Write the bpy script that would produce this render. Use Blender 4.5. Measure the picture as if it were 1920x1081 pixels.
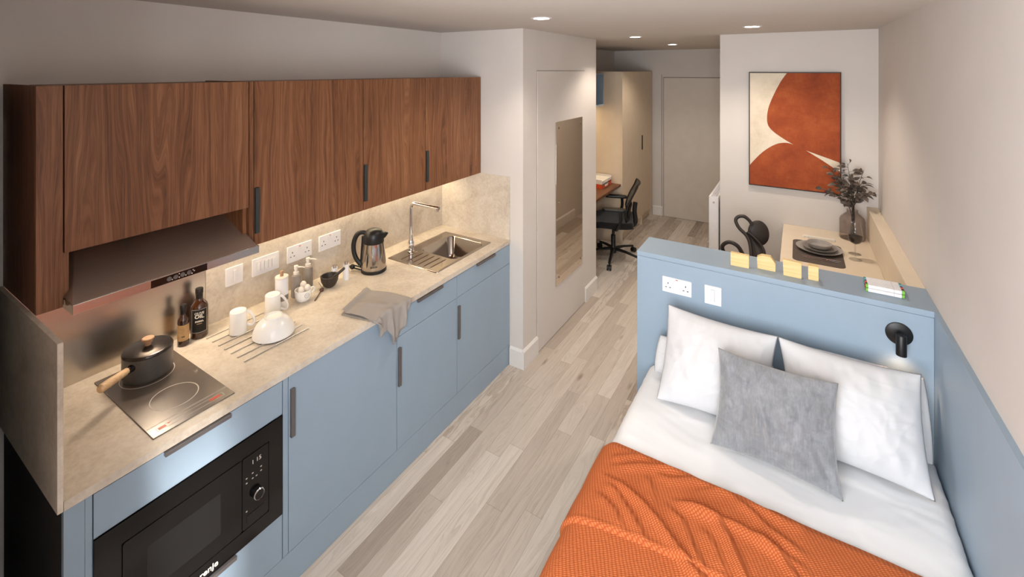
import bpy, bmesh, math, random
from mathutils import Vector, Matrix, noise
for o in list(bpy.data.objects): bpy.data.objects.remove(o)
SC = bpy.context.scene
COL = SC.collection
random.seed(7)
PI = math.pi

# ------------------------------------------------------------------ camera, world, sun, exposure
CZ = 2.15
cd = bpy.data.cameras.new('camera')
cd.sensor_width = 36.0
cd.lens = 863.57 / 1920 * 36
cd.shift_y = -(540.5 - 132.2) / 1920
cd.clip_start = 0.02
cam = bpy.data.objects.new('camera', cd)
cam.location = (0, 0, CZ)
cam.rotation_euler = (PI / 2, 0, 0.5559)
COL.objects.link(cam)
SC.camera = cam

SC.view_settings.view_transform = 'Standard'
SC.view_settings.look = 'None'
SC.view_settings.gamma = 1
SC.view_settings.use_curve_mapping = False
SC.view_settings.exposure = 0.0
SC.cycles.transparent_max_bounces = 24

W = bpy.data.worlds.new('sky')
SC.world = W
W.use_nodes = True
bg = W.node_tree.nodes['Background']
bg.inputs[0].default_value = (0.93, 0.965, 1.0, 1)
bg.inputs[1].default_value = 17.5

def light(name, kind, loc, energy, col, rot=(0, 0, 0), **k):
    l = bpy.data.lights.new(name, kind)
    l.energy = energy
    l.color = col
    for a, v in k.items(): setattr(l, a, v)
    o = bpy.data.objects.new(name, l)
    o.location = loc
    o.rotation_euler = rot
    COL.objects.link(o)
    return o

# sun: travels towards -x, +y and down; comes in by the narrow right-hand window
sd = Vector((-1.0, 0.575, -0.70)).normalized()
light('sun', 'SUN', (3, -3, 5), 15.0, (1.0, 0.97, 0.93), sd.to_track_quat('-Z', 'Y').to_euler(), angle=math.radians(5))
WIN = [(-0.85, -0.06, 0.85, 2.42), (0.0, 0.44, 0.85, 2.42)]      # x0, x1, z0, z1 of the two windows in the near wall
for (a, b, c, d) in WIN:
    p = light('window_portal', 'AREA', ((a + b) / 2, -0.42, (c + d) / 2), 1, (1, 1, 1), (PI / 2, 0, 0), shape='RECTANGLE', size=b - a, size_y=d - c)
    p.data.cycles.is_portal = True
WARM = (1.0, 0.875, 0.745)
SPOT = 42.0

# ------------------------------------------------------------------ room dimensions (metres)
CEIL = 2.4555
XL = -2.451        # kitchen wall
XR = 0.5           # right wall
YP = 2.867         # near face of the service pod
XP = -1.6875       # corridor face of the pod
YP2 = 4.281        # far end of the pod
YPIC = 4.282       # picture wall
XC = -0.567        # corridor face of the picture block
YB = 6.985         # back wall
YN = -0.30         # near wall
XF = -1.794        # worktop front edge
YE = 0.445         # near end of the kitchen
ZW = 0.91          # worktop height

# ------------------------------------------------------------------ material helpers
def sl(c):
    def f(v):
        v /= 255.0
        return v / 12.92 if v <= 0.04045 else ((v + 0.055) / 1.055) ** 2.4
    return tuple(f(v) for v in c) + (1,)

class NT:
    def __init__(s, name):
        s.m = bpy.data.materials.new(name)
        s.m.use_nodes = True
        s.t = s.m.node_tree
        s.b = s.t.nodes['Principled BSDF']
        s.out = s.t.nodes['Material Output']
    def n(s, kind, **k):
        nd = s.t.nodes.new('ShaderNode' + kind)
        for a, v in k.items():
            if a.startswith('i_'):
                key = a[2:]
                key = int(key) if key.isdigit() else key.replace('_', ' ')
                s.put(nd.inputs[key], v)
            else: setattr(nd, a, v)
        return nd
    def put(s, inp, v):
        if isinstance(v, bpy.types.NodeSocket): s.t.links.new(v, inp)
        else: inp.default_value = v
    def math(s, op, a, b=0.0, c=0.0):
        nd = s.t.nodes.new('ShaderNodeMath'); nd.operation = op
        s.put(nd.inputs[0], a); s.put(nd.inputs[1], b)
        if c: s.put(nd.inputs[2], c)
        return nd.outputs[0]
    def xyz(s, x, y, z):
        nd = s.t.nodes.new('ShaderNodeCombineXYZ')
        for i, v in enumerate((x, y, z)): s.put(nd.inputs[i], v)
        return nd.outputs[0]
    def sep(s, v):
        nd = s.t.nodes.new('ShaderNodeSeparateXYZ'); s.t.links.new(v, nd.inputs[0])
        return nd.outputs
    def pos(s): return s.n('TexCoord').outputs['Object']
    def noise(s, vec, scale, detail=3, rough=0.5, dist=0.0):
        nd = s.n('TexNoise', i_Vector=vec, i_Scale=scale, i_Detail=detail, i_Roughness=rough, i_Distortion=dist)
        return nd.outputs[0]
    def ramp(s, fac, stops):
        nd = s.t.nodes.new('ShaderNodeValToRGB')
        e = nd.color_ramp.elements
        while len(e) < len(stops): e.new(0.5)
        for el, (p, c) in zip(e, stops): el.position = p; el.color = c
        s.t.links.new(fac, nd.inputs[0])
        return nd.outputs[0]
    def mix(s, fac, a, b, mode='MIX'):
        nd = s.t.nodes.new('ShaderNodeMix'); nd.data_type = 'RGBA'; nd.blend_type = mode
        s.put(nd.inputs[0], fac); s.put(nd.inputs[6], a); s.put(nd.inputs[7], b)
        return nd.outputs[2]
    def bump(s, h, strength=0.2, dist=0.001):
        nd = s.n('Bump', i_Strength=strength, i_Distance=dist, i_Height=h)
        s.t.links.new(nd.outputs[0], s.b.inputs['Normal'])

def plain(name, c, rough=0.5, metal=0.0, var=0.04, scale=30, bump=0.0, bs=200, spec=0.5, coat=0.0, trans=0.0, ior=1.45, aniso=None):
    k = NT(name)
    col = sl(c)
    p = k.pos()
    f = k.noise(p, scale, 3)
    d = tuple(max(0, x * (1 - var * 2)) for x in col[:3]) + (1,)
    u = tuple(min(1, x * (1 + var * 2)) for x in col[:3]) + (1,)
    k.put(k.b.inputs['Base Color'], k.ramp(f, [(0.3, d), (0.7, u)]))
    k.b.inputs['Roughness'].default_value = rough
    k.b.inputs['Metallic'].default_value = metal
    k.b.inputs['Specular IOR Level'].default_value = spec
    k.b.inputs['Coat Weight'].default_value = coat
    k.b.inputs['Transmission Weight'].default_value = trans
    k.b.inputs['IOR'].default_value = ior
    if bump: k.bump(k.noise(p, bs, 2), bump)
    return k.m

def glass(name, c, edge=0.75):
    # thin blown glass: clear straight through, mirror-like and darker towards grazing angles
    k = NT(name)
    lw = k.n('LayerWeight', i_Blend=0.25)
    tint = k.mix(lw.outputs['Facing'], sl(c), tuple(v * edge for v in sl(c)[:3]) + (1,))
    tr = k.n('BsdfTransparent'); k.put(tr.inputs[0], tint)
    gl = k.n('BsdfGlossy'); gl.inputs['Roughness'].default_value = 0.03
    fr = k.math('ADD', k.math('MULTIPLY', k.math('POWER', lw.outputs['Facing'], 3.0), 0.55), 0.035)
    mx = k.n('MixShader'); k.put(mx.inputs[0], fr)
    k.t.links.new(tr.outputs[0], mx.inputs[1]); k.t.links.new(gl.outputs[0], mx.inputs[2])
    k.t.links.new(mx.outputs[0], k.out.inputs[0])
    return k.m

def emis(name, c, st):
    k = NT(name)
    k.b.inputs['Base Color'].default_value = c + (1,)
    k.b.inputs['Emission Color'].default_value = c + (1,)
    k.b.inputs['Emission Strength'].default_value = st
    return k.m

def walnut(name='walnut', axis='z', tone=1.0):
    k = NT(name)
    x, y, z = k.sep(k.pos())
    rnd = k.n('ObjectInfo').outputs['Random']
    if axis == 'z': across, along = k.math('ADD', x, y), z
    else: across, along = x, y
    off = k.math('MULTIPLY', rnd, 31.0)
    v1 = k.xyz(k.math('ADD', k.math('MULTIPLY', across, 9.0), off), k.math('MULTIPLY', along, 0.9), off)
    warp = k.noise(v1, 1.0, 2)
    lin = k.math('ADD', k.math('MULTIPLY', across, 1.0), k.math('MULTIPLY', warp, 0.16))
    v2 = k.xyz(k.math('ADD', k.math('MULTIPLY', lin, 75.0), off), k.math('MULTIPLY', along, 1.2), off)
    g1 = k.noise(v2, 1.0, 4, 0.6)
    v3 = k.xyz(k.math('MULTIPLY', lin, 420.0), k.math('MULTIPLY', along, 9.0), off)
    g2 = k.noise(v3, 1.0, 2, 0.6)
    v4 = k.xyz(k.math('ADD', k.math('MULTIPLY', across, 5.0), off), k.math('MULTIPLY', along, 0.5), 0.0)
    g3 = k.noise(v4, 1.0, 2)
    f = k.math('ADD', k.math('ADD', k.math('MULTIPLY', g1, 0.55), k.math('MULTIPLY', g2, 0.34)), k.math('MULTIPLY', g3, 0.16))
    t = lambda c: tuple(v * tone for v in sl(c)[:3]) + (1,)
    k.put(k.b.inputs['Base Color'], k.ramp(f, [(0.36, t((74, 44, 27))), (0.50, t((112, 72, 46))), (0.62, t((132, 90, 61))), (0.72, t((150, 108, 77)))]))
    k.b.inputs['Roughness'].default_value = 0.45
    k.b.inputs['Specular IOR Level'].default_value = 0.35
    k.bump(g2, 0.12, 0.0005)
    return k.m

def floorwood():
    k = NT('oak_strip_floor')
    x, y, z = k.sep(k.pos())
    PW, PL = 0.092, 0.95
    u = k.math('DIVIDE', k.math('ADD', x, 5.0), PW)
    row = k.math('FLOOR', u)
    fu = k.math('FRACT', u)
    wn = k.n('TexWhiteNoise', noise_dimensions='1D'); k.put(wn.inputs['W'], row)
    v = k.math('ADD', k.math('DIVIDE', y, PL), k.math('MULTIPLY', wn.outputs['Value'], 7.0))
    colm = k.math('FLOOR', v)
    fv = k.math('FRACT', v)
    wn2 = k.n('TexWhiteNoise', noise_dimensions='2D'); k.put(wn2.inputs['Vector'], k.xyz(row, colm, 0.0))
    r = wn2.outputs['Value']
    r2 = k.sep(wn2.outputs['Color'])[1]
    off = k.math('MULTIPLY', r, 57.0)
    va = k.xyz(k.math('ADD', k.math('MULTIPLY', x, 14.0), off), k.math('MULTIPLY', y, 1.6), off)
    warp = k.noise(va, 1.0, 2)
    lin = k.math('ADD', x, k.math('MULTIPLY', warp, 0.13))
    g1 = k.noise(k.xyz(k.math('ADD', k.math('MULTIPLY', lin, 95.0), off), k.math('MULTIPLY', y, 2.2), off), 1.0, 4, 0.65)
    g2 = k.noise(k.xyz(k.math('MULTIPLY', lin, 500.0), k.math('MULTIPLY', y, 14.0), off), 1.0, 2, 0.6)
    g4 = k.noise(k.xyz(k.math('ADD', k.math('MULTIPLY', lin, 38.0), off), k.math('MULTIPLY', y, 3.5), off), 1.0, 3, 0.7, 1.2)
    base = k.ramp(r, [(0.0, sl((166, 153, 141))), (0.2, sl((190, 178, 166))), (0.6, sl((203, 192, 180))), (1.0, sl((214, 205, 195)))])
    dark = k.ramp(k.math('ADD', k.math('MULTIPLY', g1, 0.7), k.math('MULTIPLY', g2, 0.3)), [(0.34, (0.78, 0.75, 0.72, 1)), (0.5, (0.95, 0.945, 0.94, 1)), (0.64, (1.04, 1.035, 1.03, 1))])
    c = k.mix(1.0, base, dark, 'MULTIPLY')
    strong = k.math('MULTIPLY', k.math('GREATER_THAN', r2, 0.80), 0.6)
    c2 = k.mix(1.0, c, k.ramp(g4, [(0.42, (0.60, 0.54, 0.48, 1)), (0.54, (1, 1, 1, 1))]), 'MULTIPLY')
    c = k.mix(strong, c, c2)
    # knots
    vo = k.n('TexVoronoi', i_Scale=1.0); k.put(vo.inputs['Vector'], k.xyz(k.math('MULTIPLY', x, 5.5), k.math('MULTIPLY', y, 1.6), off))
    kn = k.ramp(vo.outputs['Distance'], [(0.03, (0.45, 0.38, 0.3, 1)), (0.1, (1, 1, 1, 1))])
    c = k.mix(0.8, c, kn, 'MULTIPLY')
    # joints
    e1 = k.math('MINIMUM', fu, k.math('SUBTRACT', 1.0, fu))
    e2 = k.math('MINIMUM', fv, k.math('SUBTRACT', 1.0, fv))
    j1 = k.math('LESS_THAN', e1, 0.010)
    j2 = k.math('LESS_THAN', e2, 0.0012)
    j = k.math('MAXIMUM', j1, j2)
    c = k.mix(k.math('MULTIPLY', j, 0.45), c, sl((110, 95, 80)))
    k.put(k.b.inputs['Base Color'], c)
    k.b.inputs['Roughness'].default_value = 0.42
    k.b.inputs['Specular IOR Level'].default_value = 0.4
    k.bump(g2, 0.08, 0.0006)
    return k.m

def stone():
    k = NT('beige_stone_laminate')
    p = k.pos()
    a = k.noise(p, 5, 5, 0.65, 0.6)
    b = k.noise(p, 60, 3, 0.7)
    f = k.math('ADD', k.math('MULTIPLY', a, 0.65), k.math('MULTIPLY', b, 0.35))
    k.put(k.b.inputs['Base Color'], k.ramp(f, [(0.35, sl((184, 170, 153))), (0.5, sl((205, 193, 177))), (0.65, sl((219, 209, 195)))]))
    k.b.inputs['Roughness'].default_value = 0.42
    k.b.inputs['Specular IOR Level'].default_value = 0.4
    return k.m

def brushed(name, c, rough, axis=1, sc=900):
    k = NT(name)
    x = list(k.sep(k.pos()))
    v = [k.math('MULTIPLY', x[i], 4.0 if i == axis else sc) for i in range(3)]
    f = k.noise(k.xyz(*v), 1.0, 2)
    k.put(k.b.inputs['Base Color'], k.ramp(f, [(0.3, tuple(q * 0.9 for q in sl(c)[:3]) + (1,)), (0.7, sl(c))]))
    k.b.inputs['Metallic'].default_value = 1.0
    k.b.inputs['Roughness'].default_value = rough
    return k.m

def fabric(name, c, scale=900, rough=0.9, bump=0.3, var=0.1, sheen=0.2, low=6):
    k = NT(name)
    p = k.pos()
    f1 = k.noise(p, scale, 2)
    f2 = k.noise(p, low, 4, 0.6)
    f = k.math('ADD', k.math('MULTIPLY', f1, 0.5), k.math('MULTIPLY', f2, 0.5))
    col = sl(c)
    k.put(k.b.inputs['Base Color'], k.ramp(f, [(0.35, tuple(q * (1 - var) for q in col[:3]) + (1,)), (0.65, tuple(min(1, q * (1 + var)) for q in col[:3]) + (1,))]))
    k.b.inputs['Roughness'].default_value = rough
    k.b.inputs['Specular IOR Level'].default_value = 0.2
    k.b.inputs['Sheen Weight'].default_value = sheen
    k.bump(f1, bump, 0.0008)
    return k.m

def knit(name):
    k = NT(name)
    x, y, z = k.sep(k.pos())
    s = 1 / 0.0085
    w = k.noise(k.pos(), 9, 2)
    xx = k.math('ADD', x, k.math('MULTIPLY', z, 1.0))
    xx = k.math('ADD', xx, k.math('MULTIPLY', w, 0.01))
    yy = k.math('ADD', y, k.math('MULTIPLY', w, 0.012))
    a = k.math('MULTIPLY', k.math('ADD', xx, k.math('MULTIPLY', yy, 0.55)), s * PI * 0.62)
    b = k.math('MULTIPLY', k.math('SUBTRACT', yy, k.math('MULTIPLY', xx, 0.45)), s * PI * 1.35)
    h = k.math('MULTIPLY', k.math('ABSOLUTE', k.math('SINE', a)), k.math('ABSOLUTE', k.math('SINE', b)))
    f = k.math('ADD', k.math('MULTIPLY', h, 0.8), k.math('MULTIPLY', k.noise(k.pos(), 700, 2), 0.3))
    k.put(k.b.inputs['Base Color'], k.ramp(f, [(0.05, sl((146, 68, 36))), (0.45, sl((180, 94, 52))), (0.9, sl((198, 116, 72)))]))
    k.b.inputs['Roughness'].default_value = 0.85
    k.b.inputs['Sheen Weight'].default_value = 0.25
    k.b.inputs['Sheen Tint'].default_value = sl((240, 150, 90))
    k.b.inputs['Specular IOR Level'].default_value = 0.15
    k.bump(h, 0.6, 0.0025)
    return k.m

def velvet():
    k = NT('grey_velvet')
    x, y, z = k.sep(k.pos())
    a = k.noise(k.xyz(k.math('MULTIPLY', x, 6.0), y, k.math('MULTIPLY', z, 6.0)), 3.0, 6, 0.75, 0.8)
    b = k.noise(k.xyz(k.math('MULTIPLY', x, 160.0), k.math('MULTIPLY', y, 60.0), k.math('MULTIPLY', z, 14.0)), 1.0, 3, 0.7)
    f = k.math('ADD', k.math('MULTIPLY', a, 0.65), k.math('MULTIPLY', b, 0.35))
    k.put(k.b.inputs['Base Color'], k.ramp(f, [(0.32, sl((110, 112, 116))), (0.5, sl((128, 130, 134))), (0.68, sl((148, 150, 154)))]))
    k.b.inputs['Roughness'].default_value = 0.75
    k.b.inputs['Sheen Weight'].default_value = 0.5
    k.bump(f, 0.5, 0.004)
    return k.m

def lightwood(name, c1, c2, axis=0, sc=40):
    k = NT(name)
    x = list(k.sep(k.pos()))
    v = [k.math('MULTIPLY', x[i], sc * 0.12 if i == axis else sc * 2.5) for i in range(3)]
    f = k.noise(k.xyz(*v), 1.0, 4, 0.6, 0.5)
    k.put(k.b.inputs['Base Color'], k.ramp(f, [(0.35, sl(c1)), (0.65, sl(c2))]))
    k.b.inputs['Roughness'].default_value = 0.5
    return k.m

def artpaint(name, c1, c2, c3):
    k = NT(name)
    x, y, z = k.sep(k.pos())
    a = k.noise(k.pos(), 5, 5, 0.65)
    b = k.noise(k.xyz(k.math('MULTIPLY', x, 18.0), y, k.math('MULTIPLY', z, 420.0)), 1.0, 2)
    c = k.noise(k.xyz(k.math('MULTIPLY', x, 420.0), y, k.math('MULTIPLY', z, 18.0)), 1.0, 2)
    f = k.math('ADD', k.math('MULTIPLY', a, 0.64), k.math('ADD', k.math('MULTIPLY', b, 0.18), k.math('MULTIPLY', c, 0.18)))
    k.put(k.b.inputs['Base Color'], k.ramp(f, [(0.36, sl(c1)), (0.5, sl(c2)), (0.64, sl(c3))]))
    k.b.inputs['Roughness'].default_value = 0.8
    return k.m

def meshcloth():
    k = NT('black_chair_mesh')
    k.b.inputs['Base Color'].default_value = (0.012, 0.011, 0.011, 1)
    k.b.inputs['Roughness'].default_value = 0.7
    u = k.sep(k.pos())
    s1 = k.math('SINE', k.math('MULTIPLY', u[1], 1500.0)); s2 = k.math('SINE', k.math('MULTIPLY', u[2], 1500.0))
    hole = k.math('GREATER_THAN', k.math('MULTIPLY', s1, s2), 0.35)
    tr = k.n('BsdfTransparent')
    mx = k.n('MixShader'); k.put(mx.inputs[0], hole)
    k.t.links.new(k.b.outputs[0], mx.inputs[1]); k.t.links.new(tr.outputs[0], mx.inputs[2])
    k.t.links.new(mx.outputs[0], k.out.inputs[0])
    return k.m

M = {}
M['wall'] = plain('wall_paint', (214, 207, 201), 0.9, var=0.008, scale=4, bump=0.04, bs=300, spec=0.2)
M['ceil'] = plain('ceiling_paint', (206, 199, 191), 0.95, var=0.008, scale=3, spec=0.1)
M['trim'] = plain('white_satin_trim', (224, 220, 216), 0.5, var=0.01)
M['doorpaint'] = plain('greige_door_laminate', (214, 205, 194), 0.55, var=0.012, scale=8)
M['floor'] = floorwood()
M['walnut'] = walnut(tone=1.12)
M['walnut_desk'] = walnut('walnut_desk_top', 'y', 0.9)
M['blue'] = plain('blue_satin_laminate', (148, 166, 182), 0.38, var=0.008, scale=8, spec=0.4)
M['shadeside'] = plain('end_panel_painted_shade', (34, 32, 32), 0.6, var=0.02)  # near-black colour paints in the shade on the base units' near end
M['stone'] = stone()
M['steelback'] = brushed('brushed_steel_splash', (206, 198, 188), 0.26, 1, 500)
M['steel'] = brushed('brushed_steel', (190, 186, 182), 0.22, 1)
M['steelhood'] = brushed('brushed_hood_steel', (214, 200, 188), 0.55, 1)
M['steelsink'] = brushed('sink_steel', (178, 170, 162), 0.15, 1)
M['chrome'] = plain('chrome', (225, 225, 228), 0.05, 1.0, var=0.0)
M['rod'] = plain('satin_steel_rod', (220, 216, 210), 0.3, 1.0, var=0.0)
M['kettlesteel'] = plain('polished_kettle_steel', (190, 182, 174), 0.13, 1.0, var=0.01)
M['gun'] = plain('gunmetal_handle', (112, 108, 107), 0.4, 0.4, var=0.03)
M['darkhandle'] = plain('dark_grey_handle', (62, 66, 66), 0.4, 0.3, var=0.03)
M['black'] = plain('black_plastic', (20, 19, 19), 0.4, var=0.05)
M['blackgloss'] = plain('black_glass', (14, 13, 13), 0.12, var=0.02, spec=0.5)
M['blackwin'] = plain('black_perforated_glass', (28, 28, 28), 0.2, var=0.05, scale=900)
M['hob'] = plain('ceramic_hob_glass', (98, 88, 80), 0.26, var=0.03, spec=0.9, coat=0.3)
M['line'] = plain('hob_print_grey', (190, 180, 170), 0.4, var=0.02)
M['redprint'] = plain('hob_print_red', (190, 70, 50), 0.4, var=0.02)
M['white'] = plain('white_plastic', (232, 230, 232), 0.35, var=0.008)
M['offwhite'] = plain('off_white_plastic', (222, 214, 206), 0.4, var=0.01)
M['doorgap'] = plain('shadow_gap_paint', (112, 102, 94), 0.9, var=0.02)
M['gap'] = plain('dark_gap', (30, 26, 24), 0.9, var=0.02)
M['ceramic'] = plain('white_ceramic', (238, 236, 233), 0.22, var=0.006)
M['greyceramic'] = plain('grey_ceramic', (158, 152, 146), 0.45, var=0.05, scale=200)
M['greyceramic2'] = plain('dark_grey_ceramic', (138, 131, 124), 0.5, var=0.05, scale=200)
M['graphite'] = plain('graphite_pot', (96, 92, 89), 0.38, 0.45, var=0.03, scale=80)
M['potlid'] = plain('dark_pot_lid', (70, 65, 63), 0.24, 0.8, var=0.03)
M['beech'] = lightwood('beech_wood', (196, 158, 114), (226, 192, 148), 1)
M['knobwood'] = lightwood('oak_knob_wood', (158, 118, 88), (186, 146, 112), 2)
M['pine'] = lightwood('pine_block', (218, 184, 122), (236, 208, 150), 0, 30)
M['amber'] = plain('amber_glass', (52, 28, 14), 0.08, var=0.05, spec=0.6, coat=0.6)
M['olive'] = plain('dark_brown_glass', (58, 32, 18), 0.08, var=0.05, spec=0.6, coat=0.6)
M['capfoil'] = plain('dark_foil_cap', (58, 54, 52), 0.3, 0.7, var=0.1)
M['tanlabel'] = plain('kraft_label', (190, 152, 104), 0.8, var=0.08, scale=60)
M['blacklabel'] = plain('black_label', (22, 19, 17), 0.7, var=0.03)
M['print'] = plain('cream_print', (225, 218, 205), 0.7, var=0.0)
M['darkprint'] = plain('dark_print', (45, 40, 38), 0.6, var=0.0)
M['grooved'] = plain('taupe_soap_bottle', (142, 132, 124), 0.5, var=0.03)
M['cream'] = plain('cream_laminate', (224, 209, 186), 0.5, var=0.01, scale=10)
M['wardrobe'] = plain('cream_wardrobe_laminate', (208, 190, 166), 0.55, var=0.012, scale=10)
M['darkwood'] = lightwood('dark_mortar_wood', (40, 33, 29), (62, 52, 45), 2, 60)
M['dipper'] = lightwood('brown_wood', (78, 48, 40), (104, 70, 56), 1, 60)
M['linen'] = fabric('grey_linen_towel', (158, 150, 143), 1200, bump=0.3, var=0.08)
M['sheet'] = fabric('white_bed_sheet', (228, 229, 231), 700, bump=0.12, var=0.012, sheen=0.1)
M['pillow'] = fabric('white_pillow_cotton', (208, 208, 210), 900, bump=0.12, var=0.01, sheen=0.1)
M['velvet'] = velvet()
M['knit'] = knit('orange_waffle_knit')
M['placemat'] = plain('brown_leather_placemat', (86, 76, 69), 0.6, var=0.05, scale=80)
M['napkin'] = fabric('white_napkin', (228, 222, 210), 900)
M['orange_art'] = artpaint('orange_canvas', (128, 50, 18), (154, 68, 26), (176, 90, 40))
M['cream_art'] = artpaint('cream_canvas', (206, 190, 166), (222, 208, 186), (232, 220, 200))
M['frame'] = plain('dark_wood_frame', (42, 32, 27), 0.5, var=0.05)
M['smoke'] = glass('smoked_glass', (246, 243, 242), 0.82)
M['clear'] = glass('clear_glass', (253, 253, 253), 0.93)
M['wine'] = plain('red_wine', (26, 6, 8), 0.05, var=0.0)
M['leaf'] = plain('dark_brown_leaf', (98, 86, 76), 0.5, var=0.22, scale=18)
M['stem'] = plain('dark_stem', (46, 36, 30), 0.7, var=0.1)
M['chairplastic'] = plain('dark_brown_chair_shell', (52, 44, 40), 0.45, var=0.04)
M['mesh'] = meshcloth()
M['seatfab'] = fabric('black_seat_fabric', (26, 25, 26), 600, var=0.1)
M['red_tray'] = plain('orange_red_tray', (204, 78, 42), 0.45, var=0.02)
M['mirror'] = plain('mirror_glass', (222, 212, 200), 0.015, 1.0, var=0.0)
M['screw'] = plain('steel_screw', (150, 142, 134), 0.3, 1.0, var=0.02)
M['lamp_on'] = emis('downlight_glow', (1.0, 0.93, 0.84), 30.0)
M['led_on'] = emis('led_glow', (1.0, 0.80, 0.55), 6.0)
M['egg'] = plain('white_egg', (226, 216, 206), 0.55, var=0.02)
for nm, c in dict(green=(120, 190, 70), cyan=(110, 190, 210), navy=(60, 80, 120), orange=(226, 84, 40), black=(24, 22, 24), teal=(60, 140, 130)).items():
    M['cap_' + nm] = plain('marker_cap_' + nm, c, 0.4, var=0.01)

# ------------------------------------------------------------------ mesh helpers
class B:
    def __init__(s): s.bm = bmesh.new(); s.mi = 0
    def face(s, vs):
        try: f = s.bm.faces.new(vs); f.material_index = s.mi; return f
        except ValueError: return None
    def v(s, p): return s.bm.verts.new(p)
    def box(s, x0, x1, y0, y1, z0, z1):
        v = [s.v((x, y, z)) for z in (z0, z1) for y in (y0, y1) for x in (x0, x1)]
        for q in ((0, 2, 3, 1), (4, 5, 7, 6), (0, 1, 5, 4), (2, 6, 7, 3), (0, 4, 6, 2), (1, 3, 7, 5)): s.face([v[i] for i in q])
        return s
    def prism(s, pts, axis, a0, a1):
        def mk(p, a):
            return {'x': (a, p[0], p[1]), 'y': (p[0], a, p[1]), 'z': (p[0], p[1], a)}[axis]
        lo = [s.v(mk(p, a0)) for p in pts]; hi = [s.v(mk(p, a1)) for p in pts]
        s.face(lo[::-1]); s.face(hi)
        n = len(pts)
        for i in range(n): s.face([lo[i], lo[(i + 1) % n], hi[(i + 1) % n], hi[i]])
        return s
    def loft(s, loops, cap0=False, cap1=False, closed=True):
        L = [[s.v(p) for p in lp] for lp in loops]
        n = len(loops[0])
        for a, b in zip(L, L[1:]):
            for i in range(n if closed else n - 1):
                s.face([a[i], a[(i + 1) % n], b[(i + 1) % n], b[i]])
        if cap0: s.face(L[0][::-1])
        if cap1: s.face(L[-1])
        return s
    def lathe(s, prof, c, seg=32, axis='z', cap=True, ang=1.0):
        loops = []
        for r, h in prof:
            lp = []
            for i in range(seg):
                a = 2 * PI * i / seg
                p = (r * math.cos(a), r * math.sin(a))
                if axis == 'z': q = (c[0] + p[0], c[1] + p[1], c[2] + h)
                elif axis == 'y': q = (c[0] + p[0], c[1] + h, c[2] - p[1])
                else: q = (c[0] + h, c[1] + p[0], c[2] + p[1])
                lp.append(q)
            loops.append(lp)
        return s.loft(loops, cap and prof[0][0] > 1e-5, cap and prof[-1][0] > 1e-5)
    def tube(s, pts, r, seg=12, cap=True, flat=1.0, up=None):
        P = [Vector(p) for p in pts]
        R = r if isinstance(r, (list, tuple)) else [r] * len(P)
        t0 = (P[1] - P[0]).normalized()
        n = Vector(up) if up else (Vector((0, 0, 1)) if abs(t0.z) < 0.9 else Vector((1, 0, 0)))
        n = (n - t0 * n.dot(t0)).normalized()
        loops = []
        for i, p in enumerate(P):
            t = (P[min(i + 1, len(P) - 1)] - P[max(i - 1, 0)])
            t = t.normalized() if t.length > 1e-9 else t0
            n = (n - t * n.dot(t)).normalized()
            b = t.cross(n)
            loops.append([tuple(p + (n * math.cos(2 * PI * k / seg) * flat + b * math.sin(2 * PI * k / seg)) * R[i]) for k in range(seg)])
        return s.loft(loops, cap, cap)
    def grid(s, nu, nv, f):
        V = [[s.v(f(i / nu, j / nv)) for j in range(nv + 1)] for i in range(nu + 1)]
        for i in range(nu):
            for j in range(nv): s.face([V[i][j], V[i + 1][j], V[i + 1][j + 1], V[i][j + 1]])
        return V
    def ball(s, c, r, seg=20, rings=12):
        rx, ry, rz = r if isinstance(r, tuple) else (r, r, r)
        loops = []
        for j in range(1, rings):
            t = -PI / 2 + PI * j / rings
            loops.append([(c[0] + rx * math.cos(t) * math.cos(2 * PI * i / seg), c[1] + ry * math.cos(t) * math.sin(2 * PI * i / seg), c[2] + rz * math.sin(t)) for i in range(seg)])
        return s.loft(loops, True, True)

def rr(cx, cy, hx, hy, r, z, n=6):
    out = []
    for qx, qy, a0 in ((1, 1, 0), (-1, 1, PI / 2), (-1, -1, PI), (1, -1, 1.5 * PI)):
        for k in range(n + 1):
            a = a0 + PI / 2 * k / n
            out.append((cx + qx * (hx - r) + r * math.cos(a), cy + qy * (hy - r) + r * math.sin(a), z))
    return out

def spline(pts, n=8):
    P = [Vector(p) for p in pts]
    P = [P[0] * 2 - P[1]] + P + [P[-1] * 2 - P[-2]]
    out = []
    for i in range(1, len(P) - 2):
        for k in range(n):
            t = k / n
            a, b, c, d = P[i - 1], P[i], P[i + 1], P[i + 2]
            out.append(0.5 * ((2 * b) + (c - a) * t + (2 * a - 5 * b + 4 * c - d) * t * t + (3 * b - a - 3 * c + d) * t ** 3))
    out.append(P[-2])
    return out

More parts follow.
